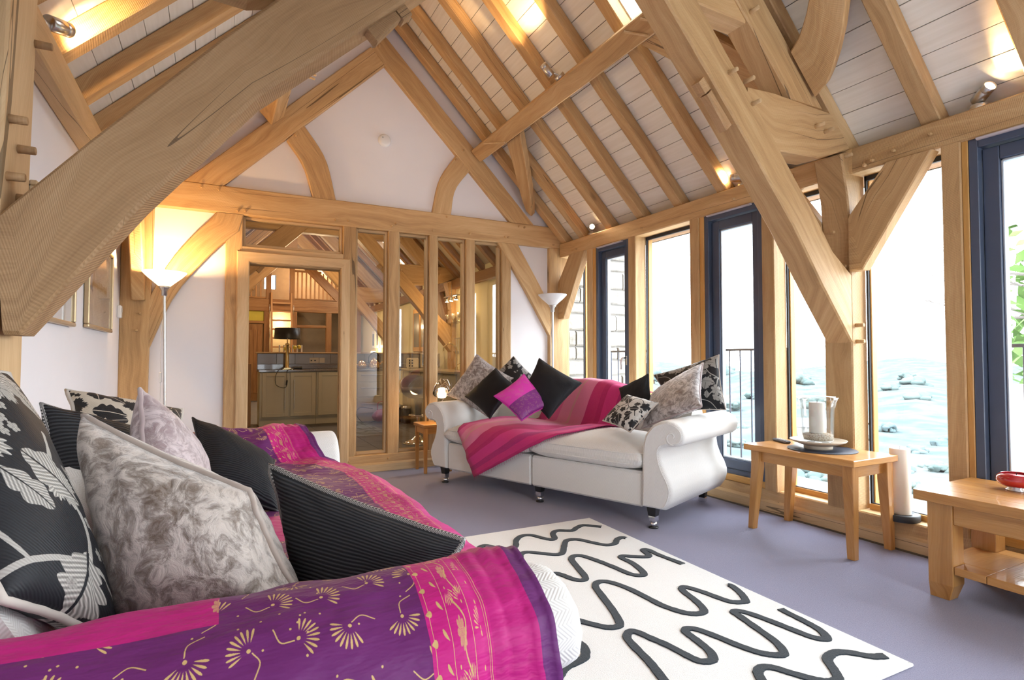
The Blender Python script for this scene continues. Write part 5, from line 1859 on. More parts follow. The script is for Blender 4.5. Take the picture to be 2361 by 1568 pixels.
for side in (1, -1):
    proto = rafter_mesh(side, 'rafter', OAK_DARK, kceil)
    proto.location = (0, 5.78, 0)
    for k in range(1, 21):
        share(proto, 'rafter', kceil, (0, 5.78 + 0.48 * k, 0))
for i, (a, b) in enumerate(KSKY):
    w = structure(f'window_{20 + i}')
    m = MB()
    slope_box(m, 1, 0.10, 1.06, a, b, 0.12, 0.126)
    m.obj('pane', GLASS, w)
for x, s_ in ((3.48, 1), (-0.60, -1)):
    m = MB().beam((x, 5.60, 2.245), (x, 15.44, 2.245), (0.08 * s_, 0, 0), (0, 0, 0.158))
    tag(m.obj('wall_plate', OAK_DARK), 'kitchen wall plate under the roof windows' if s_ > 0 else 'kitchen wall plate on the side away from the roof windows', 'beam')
# two more trusses of the same pattern further back
for k, lab in ((1, 'scissor truss in the kitchen just behind the glazed screen'), (2, 'second kitchen scissor truss in front of the loft')):
    c = copy_tree(rt)
    c.location.y += 3.34 * (k + 1)
    tag(c, lab, 'roof truss')
for y in (8.83, 12.17):
    m = MB().prism([(3.46, y + .1, 1.3), (3.46, y + 0.2, 1.3), (3.46, y + 0.75, 2.246)], [(3.46, y + .1, 1.75), (3.46, y + 0.12, 1.78), (3.46, y + 0.45, 2.246)], (0.08, 0, 0))
    tag(m.obj('knee_brace', OAK_DARK), 'kitchen knee brace on the %s truss post' % ('nearer' if y < 10 else 'further'), 'brace')

# ---- loft end wall
lf = thing('loft_screen', 'oak loft front with balustrade, posts and glazed doorways at the kitchen end', 'loft', (1.44, 15.44, 0))


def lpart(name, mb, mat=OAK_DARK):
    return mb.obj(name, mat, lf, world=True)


YL = 15.44
lpart('tie_beam', MB().beam((-0.68, YL, 2.28), (3.55, YL, 2.28), (0, 0.16, 0), (0, 0, 0.31)))
for x0, x1 in ((1.10, 1.225), (1.665, 1.785)):
    lpart('post', MB().beam((x0, YL, 2.59), (x0, YL, 3.6), (0, 0.1, 0), (x1 - x0, 0, 0)))
for x0, x1 in ((0.50, 0.58), (1.06, 1.20), (1.73, 1.85), (2.58, 2.72), (-0.68, -0.5), (3.3, 3.5)):
    lpart('post', MB().beam((x0, YL + 0.01, 0), (x0, YL + 0.01, 2.28), (0, 0.12, 0), (x1 - x0, 0, 0)))
for x0, x1, z in ((0.58, 1.06, 1.96), (1.85, 2.58, 1.875)):
    lpart('rail', MB().beam((x0, YL + 0.015, z), (x1, YL + 0.015, z), (0, 0.1, 0), (0, 0, 0.07)))
lpart('rail', MB().beam((1.785, YL + 0.02, 2.60), (3.3, YL + 0.02, 2.60), (0, 0.06, 0), (0, 0, 0.04)))
lpart('rail', MB().beam((-0.3, YL + 0.02, 2.60), (1.10, YL + 0.02, 2.60), (0, 0.06, 0), (0, 0, 0.04)))
lpart('rail', MB().beam((1.785, YL + 0.02, 3.33), (2.45, YL + 0.02, 3.33), (0, 0.06, 0), (0, 0, 0.05)))
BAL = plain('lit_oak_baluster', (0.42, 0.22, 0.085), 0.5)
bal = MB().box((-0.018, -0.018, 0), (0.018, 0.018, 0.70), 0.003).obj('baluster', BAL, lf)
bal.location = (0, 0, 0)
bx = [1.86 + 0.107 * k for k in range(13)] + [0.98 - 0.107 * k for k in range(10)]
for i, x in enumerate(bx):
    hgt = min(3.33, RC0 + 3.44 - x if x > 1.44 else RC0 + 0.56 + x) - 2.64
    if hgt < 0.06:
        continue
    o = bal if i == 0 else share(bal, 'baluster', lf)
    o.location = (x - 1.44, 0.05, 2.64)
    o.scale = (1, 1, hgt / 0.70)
lpart('floorboard', MB().box((-0.69, YL + 0.16, 2.40), (3.55, 17.0, 2.44), 0.0))
lpart('principal_rafter', MB().prism([(2.85, YL + 0.01, 2.59), (1.31, YL + 0.01, 4.13)], [(3.15, YL + 0.01, 2.59), (1.425, YL + 0.01, 4.315)], (0, 0.1, 0)))
lpart('principal_rafter', MB().prism([(0.035, YL + 0.01, 2.59), (1.44, YL + 0.01, 3.995)], [(-0.26, YL + 0.01, 2.59), (1.30, YL + 0.01, 4.15)], (0, 0.1, 0)))
MB().box((0.60, YL + 0.05, 0.01), (1.04, YL + 0.09, 1.95), 0.003).obj('door_leaf', OAK_DARK, lf, world=True)
dl = lf.children[-1]
for k in range(4):
    MB().box((0.655 + 0.088 * k, YL + 0.038, 0.2), (0.735 + 0.088 * k, YL + 0.05, 1.80), 0.003).obj('plank', OAK_DARK, dl, world=True)
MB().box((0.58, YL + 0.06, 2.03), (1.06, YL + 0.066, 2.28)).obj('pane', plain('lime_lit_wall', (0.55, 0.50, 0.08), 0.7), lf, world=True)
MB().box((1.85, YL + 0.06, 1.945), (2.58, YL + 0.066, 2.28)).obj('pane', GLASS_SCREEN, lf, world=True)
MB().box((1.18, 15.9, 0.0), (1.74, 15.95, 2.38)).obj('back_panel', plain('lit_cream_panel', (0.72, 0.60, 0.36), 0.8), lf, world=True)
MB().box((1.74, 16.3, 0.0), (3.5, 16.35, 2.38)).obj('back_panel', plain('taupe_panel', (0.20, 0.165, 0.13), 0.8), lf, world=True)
w = structure('window_30')
m = MB().box((1.15, 17.12, 3.02), (1.47, 17.125, 3.42))
m.obj('pane', GLASS, w)
fr = MB()
for a in (((1.13, 17.08, 3.0), (1.17, 17.2, 3.44)), ((1.31, 17.08, 3.0), (1.33, 17.2, 3.44)), ((1.45, 17.08, 3.0), (1.49, 17.2, 3.44))):
    fr.box(*a)
fr.obj('frame', BLUE, w)
ld = thing('ladder', 'steep oak loft ladder with flat treads', 'ladder', (1.45, 15.1, 0))
for x in (1.20, 1.67):
    MB().beam((x, 14.85, 0.0), (x, 15.32, 2.75), (0.045, 0, 0), (0, 0.10, 0)).obj('stile', BAL, ld, world=True)
for k in range(11):
    z = 0.22 + 0.225 * k
    y = 14.85 + 0.47 * z / 2.75
    MB().box((1.245, y + 0.005, z), (1.67, y + 0.115, z + 0.035), 0.003).obj('tread', BAL, ld, world=True)
for x in (1.17, 1.735):
    for z in (1.0, 1.6, 2.2):
        y = 14.85 + 0.47 * z / 2.75
        MB().tube([(x, y, z), (x, y - 0.05, z + 0.03), (x, y - 0.05, z + 0.2), (x, y, z + 0.23)], 0.008, 6).obj('handle', STEEL, ld, world=True)

# ---- base units, worktop, splashback
CAB = plain('sage_cream_cabinet', (0.52, 0.47, 0.335), 0.45, var=0.02)
GROOVE = plain('cabinet_shadow_line', (0.16, 0.14, 0.10), 0.8)


def mk_granite():
    N = NT('brown_granite')
    f = N.noise(N.gen(), 170, 2, 0.8)
    return N.set(color=N.ramp(f, [(0.35, (0.035, 0.028, 0.025)), (0.5, (0.14, 0.11, 0.09)), (0.66, (0.33, 0.28, 0.24))]), rough=0.15, coat=0.3)


GRAN = mk_granite()


def cabinet(label, x0, x1, fronts, y=9.72, end=False):
    t = thing('base_cabinet', label, 'cabinet', (x0, y, 0))
    MB().box((0, 0.02, 0.12), (x1 - x0, 0.55, 0.865), 0.0).obj('carcass', CAB, t)
    MB().box((0.0, 0.05, 0.0), (x1 - x0, 0.52, 0.12)).obj('plinth', CAB, t)
    for kind, a, b, z0, z1, hx in fronts:
        f = MB().box((a + 0.004, 0.004, z0 + 0.004), (b - 0.004, 0.024, z1 - 0.004), 0.002)
        d = f.obj(kind, CAB, t)
        w_ = 0.065
        if kind == 'door':
            p = MB()
            for lo_, hi_ in (((a + 0.008, -0.006, z0 + 0.008), (a + w_, 0.006, z1 - 0.008)), ((b - w_, -0.006, z0 + 0.008), (b - 0.008, 0.006, z1 - 0.008)), ((a + w_, -0.006, z0 + 0.008), (b - w_, 0.006, z0 + w_)), ((a + w_, -0.006, z1 - w_), (b - w_, 0.006, z1 - 0.008))):
                p.box(lo_, hi_, 0.002)
            p.obj('door_frame', CAB, d)
            if hx:
                MB().cyl((hx, -0.03, 0.27), (hx, -0.03, 0.74), 0.007, 8).cyl((hx, -0.03, 0.32), (hx, 0.0, 0.32), 0.005, 6).cyl((hx, -0.03, 0.69), (hx, 0.0, 0.69), 0.005, 6).obj('handle', STEEL, d)
        else:
            zc = (z0 + z1) / 2 + 0.03
            MB().cyl((a + 0.06, -0.03, zc), (b - 0.06, -0.03, zc), 0.008, 8).cyl((a + 0.1, -0.03, zc), (a + 0.1, 0, zc), 0.005, 6).cyl((b - 0.1, -0.03, zc), (b - 0.1, 0, zc), 0.005, 6).obj('handle', STEEL, d)
    return t


cabinet('cream kitchen cabinet with two doors under the black-shaded lamp', 0.62, 1.475, [('door', 0.03, 0.43, 0.14, 0.86, 0.37), ('door', 0.45, 0.85, 0.14, 0.86, 0.51)])
cabinet('cream kitchen cabinet with doors beside the door casing edge', 1.48, 2.12, [('door', 0.02, 0.62, 0.14, 0.86, None)])
cabinet('cream kitchen drawer cabinet under the kettles', 2.125, 2.72, [('drawer', 0.02, 0.57, 0.68, 0.86, 0), ('drawer', 0.02, 0.57, 0.42, 0.67, 0), ('drawer', 0.02, 0.57, 0.14, 0.41, 0)])
MB_ = MB().box((0.60, 9.70, 0.868), (2.90, 10.28, 0.903), 0.006)
tag(MB_.obj('worktop', GRAN), 'speckled brown granite worktop along the kitchen units', 'worktop')
sb = thing('splashback', 'tiled upstand with granite skirting and oak capping behind the worktop', 'splashback', (0.60, 10.05, 0.904))
MB().box((0.0, 0.0, 0.0), (2.9, 0.02, 0.085), 0.003).obj('granite_skirting', GRAN, sb)
tl = plain('taupe_wall_tile', (0.21, 0.185, 0.165), 0.25, var=0.08, scale=4)
t0_ = MB().box((0.002, 0.004, 0.088), (0.288, 0.02, 0.258), 0.002).obj('tile', tl, sb)
for k in range(1, 10):
    share(t0_, 'tile', sb, (0.29 * k, 0, 0))
MB().box((0.0, 0.02, 0.0), (2.9, 0.12, 0.262)).obj('backing', plain('tile_grout', (0.35, 0.33, 0.30), 0.9), sb)
MB().box((-0.03, -0.03, 0.262), (2.92, 0.17, 0.285), 0.004, long=0).obj('capping', OAK, sb)
so = thing('socket', 'double socket plate on the splashback tiles behind the lamp', 'socket', (1.50, 10.046, 1.05))
MB().box((-0.09, 0.0, -0.045), (0.06, 0.01, 0.045), 0.003).obj('plate', plain('beige_socket', (0.50, 0.44, 0.36), 0.5), so)
MB().box((0.07, 0.0, -0.045), (0.16, 0.01, 0.045), 0.003).obj('plate', plain('beige_socket', (0.50, 0.44, 0.36), 0.5), so)
for x in (-0.06, 0.0):
    MB().box((x - 0.012, -0.003, -0.015), (x + 0.012, 0.001, 0.01)).obj('outlet', BLACK, so)
kl = thing('table_lamp', 'brass column table lamp with black drum shade on the worktop', 'lamp', (1.035, 9.86, 0.9035))
BRASS = plain('aged_brass', (0.62, 0.47, 0.24), 0.25, 1.0)
MB().box((-0.075, -0.075, 0), (0.075, 0.075, 0.012), 0.003).box((-0.055, -0.055, 0.012), (0.055, 0.055, 0.03), 0.004).obj('base', BRASS, kl)
MB().lathe([(0.036, 0.03), (0.028, 0.05), (0.025, 0.38), (0.036, 0.40), (0.038, 0.42), (0.010, 0.43), (0.008, 0.52), (0.0, 0.52)], 20).obj('stem', BRASS, kl)
MB().lathe([(0.205, 0.50), (0.195, 0.68), (0.190, 0.68), (0.20, 0.50)], 36, cap=False).obj('lamp_shade', BLACK, kl)
MB().tube(crom([(0.03, -0.05, 0.01), (-0.12, -0.14, 0.006), (-0.19, -0.215, -0.10), (-0.18, -0.22, -0.24), (-0.06, -0.22, -0.29), (-0.02, -0.22, -0.22), (-0.02, -0.205, -0.03), (0.06, -0.13, 0.012)], 40), 0.0045, 6).obj('cord', BLACK, kl)
MB().tube([(-0.03, -0.222, -0.25), (-0.02, -0.222, -0.17)], 0.013, 8).obj('inline_switch', BLACK, kl)
MB().tube([(0.10, -0.08, 0.02), (0.22, -0.08, 0.024)], [0.014, 0.028], 8).obj('plug', BLACK, kl)
fh = thing('flower_holder', 'row of slim glass tubes with yellow flowers on the oak capping', 'flowers', (1.10, 10.12, 1.19))
for k in range(6):
    x = -0.16 + 0.07 * k
    MB().cyl((x, 0, 0), (x, 0, 0.12), 0.013, 10).obj('tube', WHITE_PL, fh)
    if k in (1, 3, 4):
        MB().sphere((x + 0.03, -0.01, 0.05 + 0.01 * k), 0.034, 10, 7).obj('bloom', plain('yellow_petal', (0.75, 0.62, 0.10), 0.6), fh)
# kettle, teapot
KET = plain('polished_kettle', (0.75, 0.55, 0.35), 0.1, 1.0)
kt = thing('kettle', 'shiny kettle with black hoop handle on the range', 'kettle', (2.47, 9.88, 0.9035))
MB().lathe([(0.0, 0.0), (0.105, 0.0), (0.112, 0.02), (0.10, 0.09), (0.07, 0.14), (0.03, 0.165), (0.012, 0.19), (0.0, 0.192)], 28).obj('body', KET, kt)
MB().tube(crom([(-0.095, 0, 0.11), (-0.09, 0, 0.22), (0, 0, 0.285), (0.09, 0, 0.22), (0.095, 0, 0.11)], 24), 0.011, 8).obj('handle', BLACK, kt)
MB().tube([(0.09, 0, 0.07), (0.15, 0, 0.12), (0.17, 0, 0.13)], [0.022, 0.014, 0.012], 8).obj('spout', KET, kt)
kt = thing('teapot', 'round shiny teapot beside the kettle', 'teapot', (2.25, 9.85, 0.9035))
MB().lathe([(0.0, 0.0), (0.05, 0.0), (0.082, 0.03), (0.085, 0.07), (0.06, 0.12), (0.03, 0.135), (0.012, 0.15), (0.0, 0.152)], 24).obj('body', KET, kt)
MB().tube([(-0.07, 0, 0.05), (-0.12, 0, 0.09), (-0.14, 0, 0.12)], [0.016, 0.011, 0.009], 8).obj('spout', KET, kt)
MB().tube(crom([(0.075, 0, 0.10), (0.13, 0, 0.10), (0.12, 0, 0.04), (0.08, 0, 0.04)], 12), 0.007, 6).obj('handle', BLACK, kt)
# run along the window side with sink
t = thing('base_cabinet', 'pale kitchen cabinet run with sink behind the bar stool', 'cabinet', (2.93, 7.2, 0))
MB().box((0.02, 0, 0.12), (0.60, 2.50, 0.865)).obj('carcass', CAB, t)
MB().box((0.06, 0, 0.0), (0.58, 2.50, 0.12)).obj('plinth', CAB, t)
for k in range(5):
    d = MB().box((0.0, 0.01 + 0.5 * k, 0.14), (0.02, 0.49 + 0.5 * k, 0.86), 0.003).obj('door', CAB, t)
    MB().cyl((-0.03, 0.08 + 0.5 * k, 0.35), (-0.03, 0.08 + 0.5 * k, 0.75), 0.007, 8).obj('handle', STEEL, d)
tag(MB().box((2.90, 7.18, 0.868), (3.555, 9.72, 0.903), 0.005).obj('worktop', plain('lit_pale_worktop', (0.55, 0.45, 0.30), 0.2)), 'worktop painted pale for the lamp glow around the kitchen sink and tap', 'worktop')  # granite run drawn pale, the lamp light put into its colour
tp = thing('kitchen_tap', 'tall brass swan-neck kitchen tap', 'tap', (3.33, 8.15, 0.9035))
MB().tube(crom([(0, 0, 0.0), (0, 0, 0.30), (-0.03, 0.02, 0.38), (-0.11, 0.05, 0.415), (-0.18, 0.08, 0.36), (-0.19, 0.085, 0.30)], 30), 0.013, 8).obj('spout', BRASS, tp)
MB().cyl((0, 0, 0), (0, 0, 0.05), 0.025, 12).obj('base', BRASS, tp)
MB().tube([(0.0, 0, 0.08), (0.04, -0.05, 0.10)], 0.007, 6).obj('lever', BRASS, tp)
to = thing('toaster', 'cream toaster with black dials beside the flat screen', 'toaster', (3.05, 9.50, 0.9035))
MB().box((-0.075, -0.14, 0.008), (0.075, 0.14, 0.19), 0.02).obj('body', plain('cream_enamel', (0.62, 0.55, 0.40), 0.3), to)
for z in (0.05, 0.1, 0.145):
    MB().cyl((-0.074, -0.09, z), (-0.09, -0.09, z), 0.014, 10).obj('dial', BLACK, to)
    MB().cyl((-0.05, -0.138, z), (-0.05, -0.15, z), 0.014, 10).obj('dial', BLACK, to)
tv = thing('small_television', 'small silver flat screen on the pale worktop', 'television', (3.32, 9.35, 0.9035), radians(-20))
MB().box((-0.17, 0.0, 0.02), (0.17, 0.04, 0.27), 0.01).obj('case', plain('silver_plastic', (0.55, 0.50, 0.40), 0.3), tv)
MB().box((-0.14, -0.004, 0.055), (0.14, 0.001, 0.25), 0.002).obj('screen', BLACK, tv)
MB().box((-0.08, -0.05, 0.0), (0.08, 0.06, 0.02), 0.006).obj('foot', plain('silver_plastic', (0.55, 0.50, 0.40), 0.3), tv)
# bar stool
bs = thing('bar_stool', 'grey tulip bar stool on a round chrome foot behind the glass', 'stool', (2.32, 6.98, 0))
MB().lathe([(0.0, 0.0), (0.205, 0.0), (0.208, 0.008), (0.14, 0.03), (0.06, 0.065), (0.035, 0.10), (0.0, 0.10)], 36).obj('base', CHROME, bs)
MB().cyl((0, 0, 0.09), (0, 0, 0.36), 0.028, 14).obj('column', CHROME, bs)
MB().tube([(-0.12, 0.0, 0.36), (-0.10, -0.10, 0.36), (0.0, -0.14, 0.36), (0.10, -0.10, 0.36), (0.12, 0, 0.36)], 0.010, 8).cyl((-0.12, 0, 0.36), (0.12, 0, 0.36), 0.010, 8).obj('footrest', CHROME, bs)
GREYS = plain('pale_grey_shell', (0.36, 0.36, 0.36), 0.35)
MB().lathe([(0.0, 0.36), (0.040, 0.36), (0.045, 0.50), (0.07, 0.58), (0.0, 0.58)], 24).obj('pedestal', GREYS, bs)
P = []
for i in range(29):
    a = 2 * pi * i / 28
    back = max(0, cos(a - pi / 2))
    row = []
    for k in range(9):
        t = k / 8
        r = 0.03 + 0.20 * sin(t * pi / 2) ** 0.9
        z = 0.57 + 0.10 * t ** 2 + 0.20 * t ** 2 * (0.25 + 0.75 * back)
        row.append(V((r * cos(a), r * sin(a) * 0.95, z)))
    P.append(row)
so_ = MB().grid(P).obj('seat_shell', GREYS, bs)
sm_ = so_.modifiers.new('thickness', 'SOLIDIFY')
sm_.thickness = 0.02
# bag on the floor, dark pots
hb = thing('handbag', 'dusky red handbag on the slate floor by the drawers', 'bag', (2.52, 9.52, 0.0), radians(15))
m = MB()
puff(m, -0.15, 0.15, -0.08, 0.08, 0.002, 0.20, 0.02, n=12, p=3, q=2.4)
m.obj('body', plain('red_leather', (0.42, 0.06, 0.06), 0.5), hb)
MB().tube(crom([(-0.08, 0, 0.19), (-0.07, 0, 0.33), (0.07, 0, 0.33), (0.08, 0, 0.19)], 16), 0.007, 6).obj('handle', plain('red_leather_strap', (0.40, 0.07, 0.08), 0.5), hb)
cb = MB().tube(crom([(2.42, 9.60, 0.006), (2.2, 9.45, 0.006), (2.10, 9.55, 0.14), (2.18, 9.64, 0.25), (2.4, 9.66, 0.22)], 30), 0.005, 6)
tag(cb.obj('cable', BLACK), 'black cable looping over the floor beside the handbag', 'cable')
for i, (x, y) in enumerate(((2.80, 9.45), (2.83, 9.15))):
    p_ = thing('storage_jar', ['dark lidded storage jar on the floor by the cabinet corner', 'second dark jar nearer the bar stool'][i], 'jar', (x, y, 0))
    MB().lathe([(0.0, 0.0), (0.075, 0.0), (0.08, 0.02), (0.08, 0.24), (0.0, 0.24)], 20).obj('body', BLACK, p_)
    MB().lathe([(0.0, 0.24), (0.083, 0.24), (0.083, 0.27), (0.02, 0.29), (0.0, 0.29)], 20).obj('lid', STEEL, p_)
# framed cupboard with picture light, shelf of glasses, utensil rail, ceiling bar light
pc = thing('wall_cabinet', 'glowing oak wall cabinet with a picture light above it', 'cabinet', (3.56, 10.25, 1.20))
MB().box((-0.10, -0.46, 0.0), (-0.001, 0.46, 0.86), 0.004).obj('carcass', GOLD_OAK, pc)
for y in (-0.22, 0.22):
    d = MB().box((-0.125, y - 0.22, 0.02), (-0.10, y + 0.22, 0.84), 0.004).obj('door', GOLD_OAK, pc)
    MB().box((-0.128, y - 0.16, 0.10), (-0.124, y + 0.16, 0.76)).obj('pane', plain('dim_cabinet_glass', (0.12, 0.10, 0.08), 0.1), d)
MB().cyl((-0.20, -0.18, 0.95), (-0.20, 0.18, 0.95), 0.028, 12).tube([(-0.2, 0, 0.96), (-0.16, 0, 1.02), (-0.02, 0, 0.95)], 0.007, 6).obj('picture_light', BRASS, pc)
light('cabinet_glow', (3.33, 10.25, 2.10), 5, WARM, r=0.05)
gs_ = thing('wall_shelf', 'glass wall shelf over the kitchen sink', 'shelf', (3.56, 8.5, 1.66))
MB().box((-0.20, -0.55, 0.0), (-0.001, 0.55, 0.012), 0.002).obj('board', GL_V, gs_)
for y in (-0.45, 0.45):
    MB().box((-0.18, y - 0.01, -0.03), (-0.001, y + 0.01, 0.0)).obj('bracket', STEEL, gs_)
wg = thing('wine_glass', 'small stemmed glass on the kitchen wall shelf', 'glass', (3.45, 8.05, 1.6725), 0, 'glasses on the kitchen shelf')
MB().lathe([(0.0, 0.0), (0.032, 0.0), (0.004, 0.006), (0.004, 0.06), (0.03, 0.085), (0.036, 0.12), (0.032, 0.15), (0.030, 0.15), (0.033, 0.12), (0.0, 0.075)], 16).obj('bowl', plain('sparkling_glass', (0.7, 0.66, 0.58), 0.08, 0.6), wg)
for k in range(1, 8):
    c = copy_tree(wg)
    c.location = (3.45 + (0.03 if k % 2 else -0.02), 8.05 + 0.125 * k, 1.6725)
ur = thing('utensil_rail', 'wall rail with hanging utensils above the sink', 'rail', (3.56, 8.35, 1.42))
MB().cyl((-0.04, -0.35, 0), (-0.04, 0.35, 0), 0.007, 8).cyl((-0.04, -0.33, 0), (0, -0.33, 0), 0.006, 6).cyl((-0.04, 0.33, 0), (0, 0.33, 0), 0.006, 6).obj('bar', STEEL, ur)
for k in range(7):
    y = -0.29 + 0.095 * k
    MB().tube([(-0.04, y, 0.005), (-0.045, y, -0.02), (-0.045, y, -0.2)], 0.004, 6).sphere((-0.045, y, -0.23), 0.028, 10, 6, (0.3, 1, 1.3)).obj('utensil', STEEL, ur)
bl = thing('ceiling_light', 'chrome bar light with three small lamps in the kitchen', 'light', (3.30, 8.3, 2.06))
MB().box((-0.03, -0.28, 0.0), (0.03, 0.28, 0.025), 0.004).tube([(0, 0, 0.02), (0.0, 0, 0.20)], 0.008, 6).obj('bar', CHROME, bl)
for y in (-0.2, 0, 0.2):
    h_ = MB().lathe([(0.0, -0.06), (0.035, -0.06), (0.03, -0.02), (0.012, 0.0), (0.0, 0.0)], 14, Matrix.Translation((0, y, 0))).obj('lamp_head', CHROME, bl)
    MB().lathe([(0.0, -0.064), (0.028, -0.064), (0.0, -0.0605)], 14, Matrix.Translation((0, y, 0))).obj('lens', BULB, h_)
light('bar_light_glow', (3.25, 8.3, 1.93), 9, WARM, r=0.08)
for i, y in enumerate((13.45, 13.85, 14.25)):
    p_ = thing('picture', ['small dark framed picture on the kitchen wall nearest the drawers', 'middle one of three small framed pictures on the kitchen wall', 'small framed picture closest to the loft'][i], 'picture', (3.56, y, 1.55))
    MB().box((-0.02, -0.14, -0.22), (-0.001, 0.14, 0.22), 0.004).obj('frame', WHITE_PL, p_)
    MB().box((-0.022, -0.09, -0.15), (-0.019, 0.09, 0.15)).obj('print', plain('slate_print', (0.15, 0.17, 0.22), 0.6), p_)
wl = thing('wall_lamp', 'small glowing lamp below the kitchen pictures', 'lamp', (3.40, 13.7, 1.16))
MB().lathe([(0.0, 0.0), (0.09, 0.0), (0.05, 0.10), (0.0, 0.10)], 18).obj('lamp_shade', SHADE_ON, wl)
MB().box((-0.03, -0.03, -1.16), (0.03, 0.03, 0.0)).obj('stand', OAK_DARK, wl)
light('wall_lamp_glow', (3.38, 13.7, 1.34), 12, WARM, r=0.06)
# stair newel and balusters beside the units
sr = thing('stair_balustrade', 'low oak stair balustrade beside the kitchen units', 'balustrade', (0.47, 10.2, 0))
MB().box((-0.05, -0.40, 0), (0.03, -0.32, 1.0), 0.004).obj('newel', OAK_DARK, sr)
MB().box((-0.04, -0.32, 0.88), (0.02, 1.2, 0.93), 0.004).obj('handrail', OAK_DARK, sr)
for k in range(8):
    MB().box((-0.025, -0.22 + 0.17 * k, 0.0), (0.005, -0.19 + 0.17 * k, 0.88)).obj('baluster', OAK_DARK, sr)
# unseen point lights added to warm the kitchen and loft, no pendant fittings
light('kitchen_fill_glow', (1.6, 10.6, 2.75), 55, (1.0, 0.70, 0.40), r=0.15)
light('kitchen_fill_glow', (1.3, 7.2, 2.9), 26, (1.0, 0.72, 0.42), r=0.15)
light('loft_glow', (2.3, 16.2, 3.4), 40, (1.0, 0.60, 0.28), r=0.1)
light('ladder_glow', (1.45, 15.62, 2.0), 14, (1.0, 0.75, 0.45), r=0.06)
light('kitchen_fill_glow', (1.5, 13.9, 2.9), 42, (1.0, 0.66, 0.36), r=0.15)

# ================================================================= outside
def mk_foliage(name, a, b):
    N = NT(name)
    f = N.noise(N.gen(), 1.2, 5, 0.7)
    return N.set(color=N.ramp(f, [(0.35, a), (0.65, b)]), rough=0.9, spec=0.1)


FAR_LEAF = mk_foliage('haze_tinted_foliage', (0.056, 0.086, 0.092), (0.080, 0.106, 0.110))  # aerial haze is put into this blue-green leaf colour
MID_LEAF = mk_foliage('haze_paled_foliage', (0.064, 0.092, 0.088), (0.090, 0.112, 0.105))  # paled for the same haze, mixed into the leaf colour
NEAR_LEAF = mk_foliage('fresh_green_foliage', (0.045, 0.10, 0.022), (0.11, 0.18, 0.055))


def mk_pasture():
    N = NT('hazed_pasture_and_copses')
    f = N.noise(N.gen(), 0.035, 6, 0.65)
    return N.set(color=N.ramp(f, [(0.40, (0.055, 0.078, 0.082)), (0.50, (0.071, 0.085, 0.085)), (0.62, (0.090, 0.094, 0.090))]), rough=0.95, spec=0.0)  # pale cyan of the valley haze is put into these ground tones


PALEG = mk_pasture()
P = []
R_ = [5, 9, 20, 45, 90, 150, 230, 330, 470, 650, 900, 1300, 1900]
Zr = [-1.2, -2.6, -5.5, -11, -19, -27, -34, -40, -43, -42, -38, -30, -24]
for r, z in zip(R_, Zr):
    row = []
    for k in range(41):
        a = radians(-85 + 165 * k / 40)
        x, y = 3.8 + r * cos(a), 2 + r * sin(a)
        row.append(V((x, y, z + (mnoise.noise(V((x * 0.012, y * 0.012, 0))) * 0.05 * r * 0.5 if r > 30 else 0))))
    P.append(row)
o = MB().grid(P).obj('valley_ground', PALEG)
o['kind'] = 'structure'
structure('terrace', MB().box((3.725, -3.2, -0.9), (5.0, 5.6, -0.05)), plain('pale_terrace_stone', (0.40, 0.39, 0.37), 0.9))


def blob_tree(name, label, loc, r, mat, seed, group=None, trunk=True):
    t = thing(name, label, 'tree', loc, 0, group)
    rr = random.Random(seed)
    m = MB()
    for k in range(18):
        a, e = rr.uniform(0, 6.28), rr.uniform(0.1, 1.3)
        c = V((cos(a) * cos(e), sin(a) * cos(e), sin(e) * 0.9)) * r * 0.62
        q = r * rr.uniform(0.22, 0.42)
        n0 = len(m.v)
        m.sphere(c + V((0, 0, r * 0.75)), q, 10, 7)
        for i in range(n0, len(m.v)):
            d = (m.v[i] - c - V((0, 0, r * 0.75)))
            m.v[i] += d * mnoise.noise(m.v[i] * (2.6 / r) + V((seed, 0, 0))) * 0.8
    m.obj('crown', mat, t)
    MB().cyl((0, 0, -r * 0.4), (0, 0, r * 0.8), r * 0.08, 8).obj('trunk', plain('grey_bark', (0.12, 0.10, 0.09), 0.9), t)
    return t


def ground_z(d):
    return float(np.interp(d, R_, Zr))


pr_ = [blob_tree('distant_tree', 'hazy rounded tree in the bright valley beyond the windows', (60 + 40 * i, 20 * i, -20), 1.0, FAR_LEAF if i % 2 else MID_LEAF, 30 + i, 'trees in the valley') for i in range(3)]
rt_ = random.Random(11)
# a few houses in the valley
done_ = []
for k in range(5):
    a = radians(8 + 13 * k)
    d = 240 + 35 * (k % 3)
    done_.append((V((3.8 + d * cos(a), 2 + d * sin(a))), 7.0))
    h = thing('valley_house', 'tiny pale house among the valley trees', 'house', (3.8 + d * cos(a), 2 + d * sin(a), ground_z(d)), a, 'houses in the valley')
    MB().box((-5, -7, 0), (5, 7, 6)).obj('walls', plain('pale_render', (0.22, 0.21, 0.20), 0.9), h)
    MB().prism([(-5.5, -7.4, 5.9), (0, -7.4, 5.9), (5.5, -7.4, 5.9)], [(-5.5, -7.4, 6.0), (0, -7.4, 10), (5.5, -7.4, 6.0)], (0, 14.8, 0), c=0, step=50).obj('roof', plain('grey_slates', (0.14, 0.14, 0.15), 0.8), h)

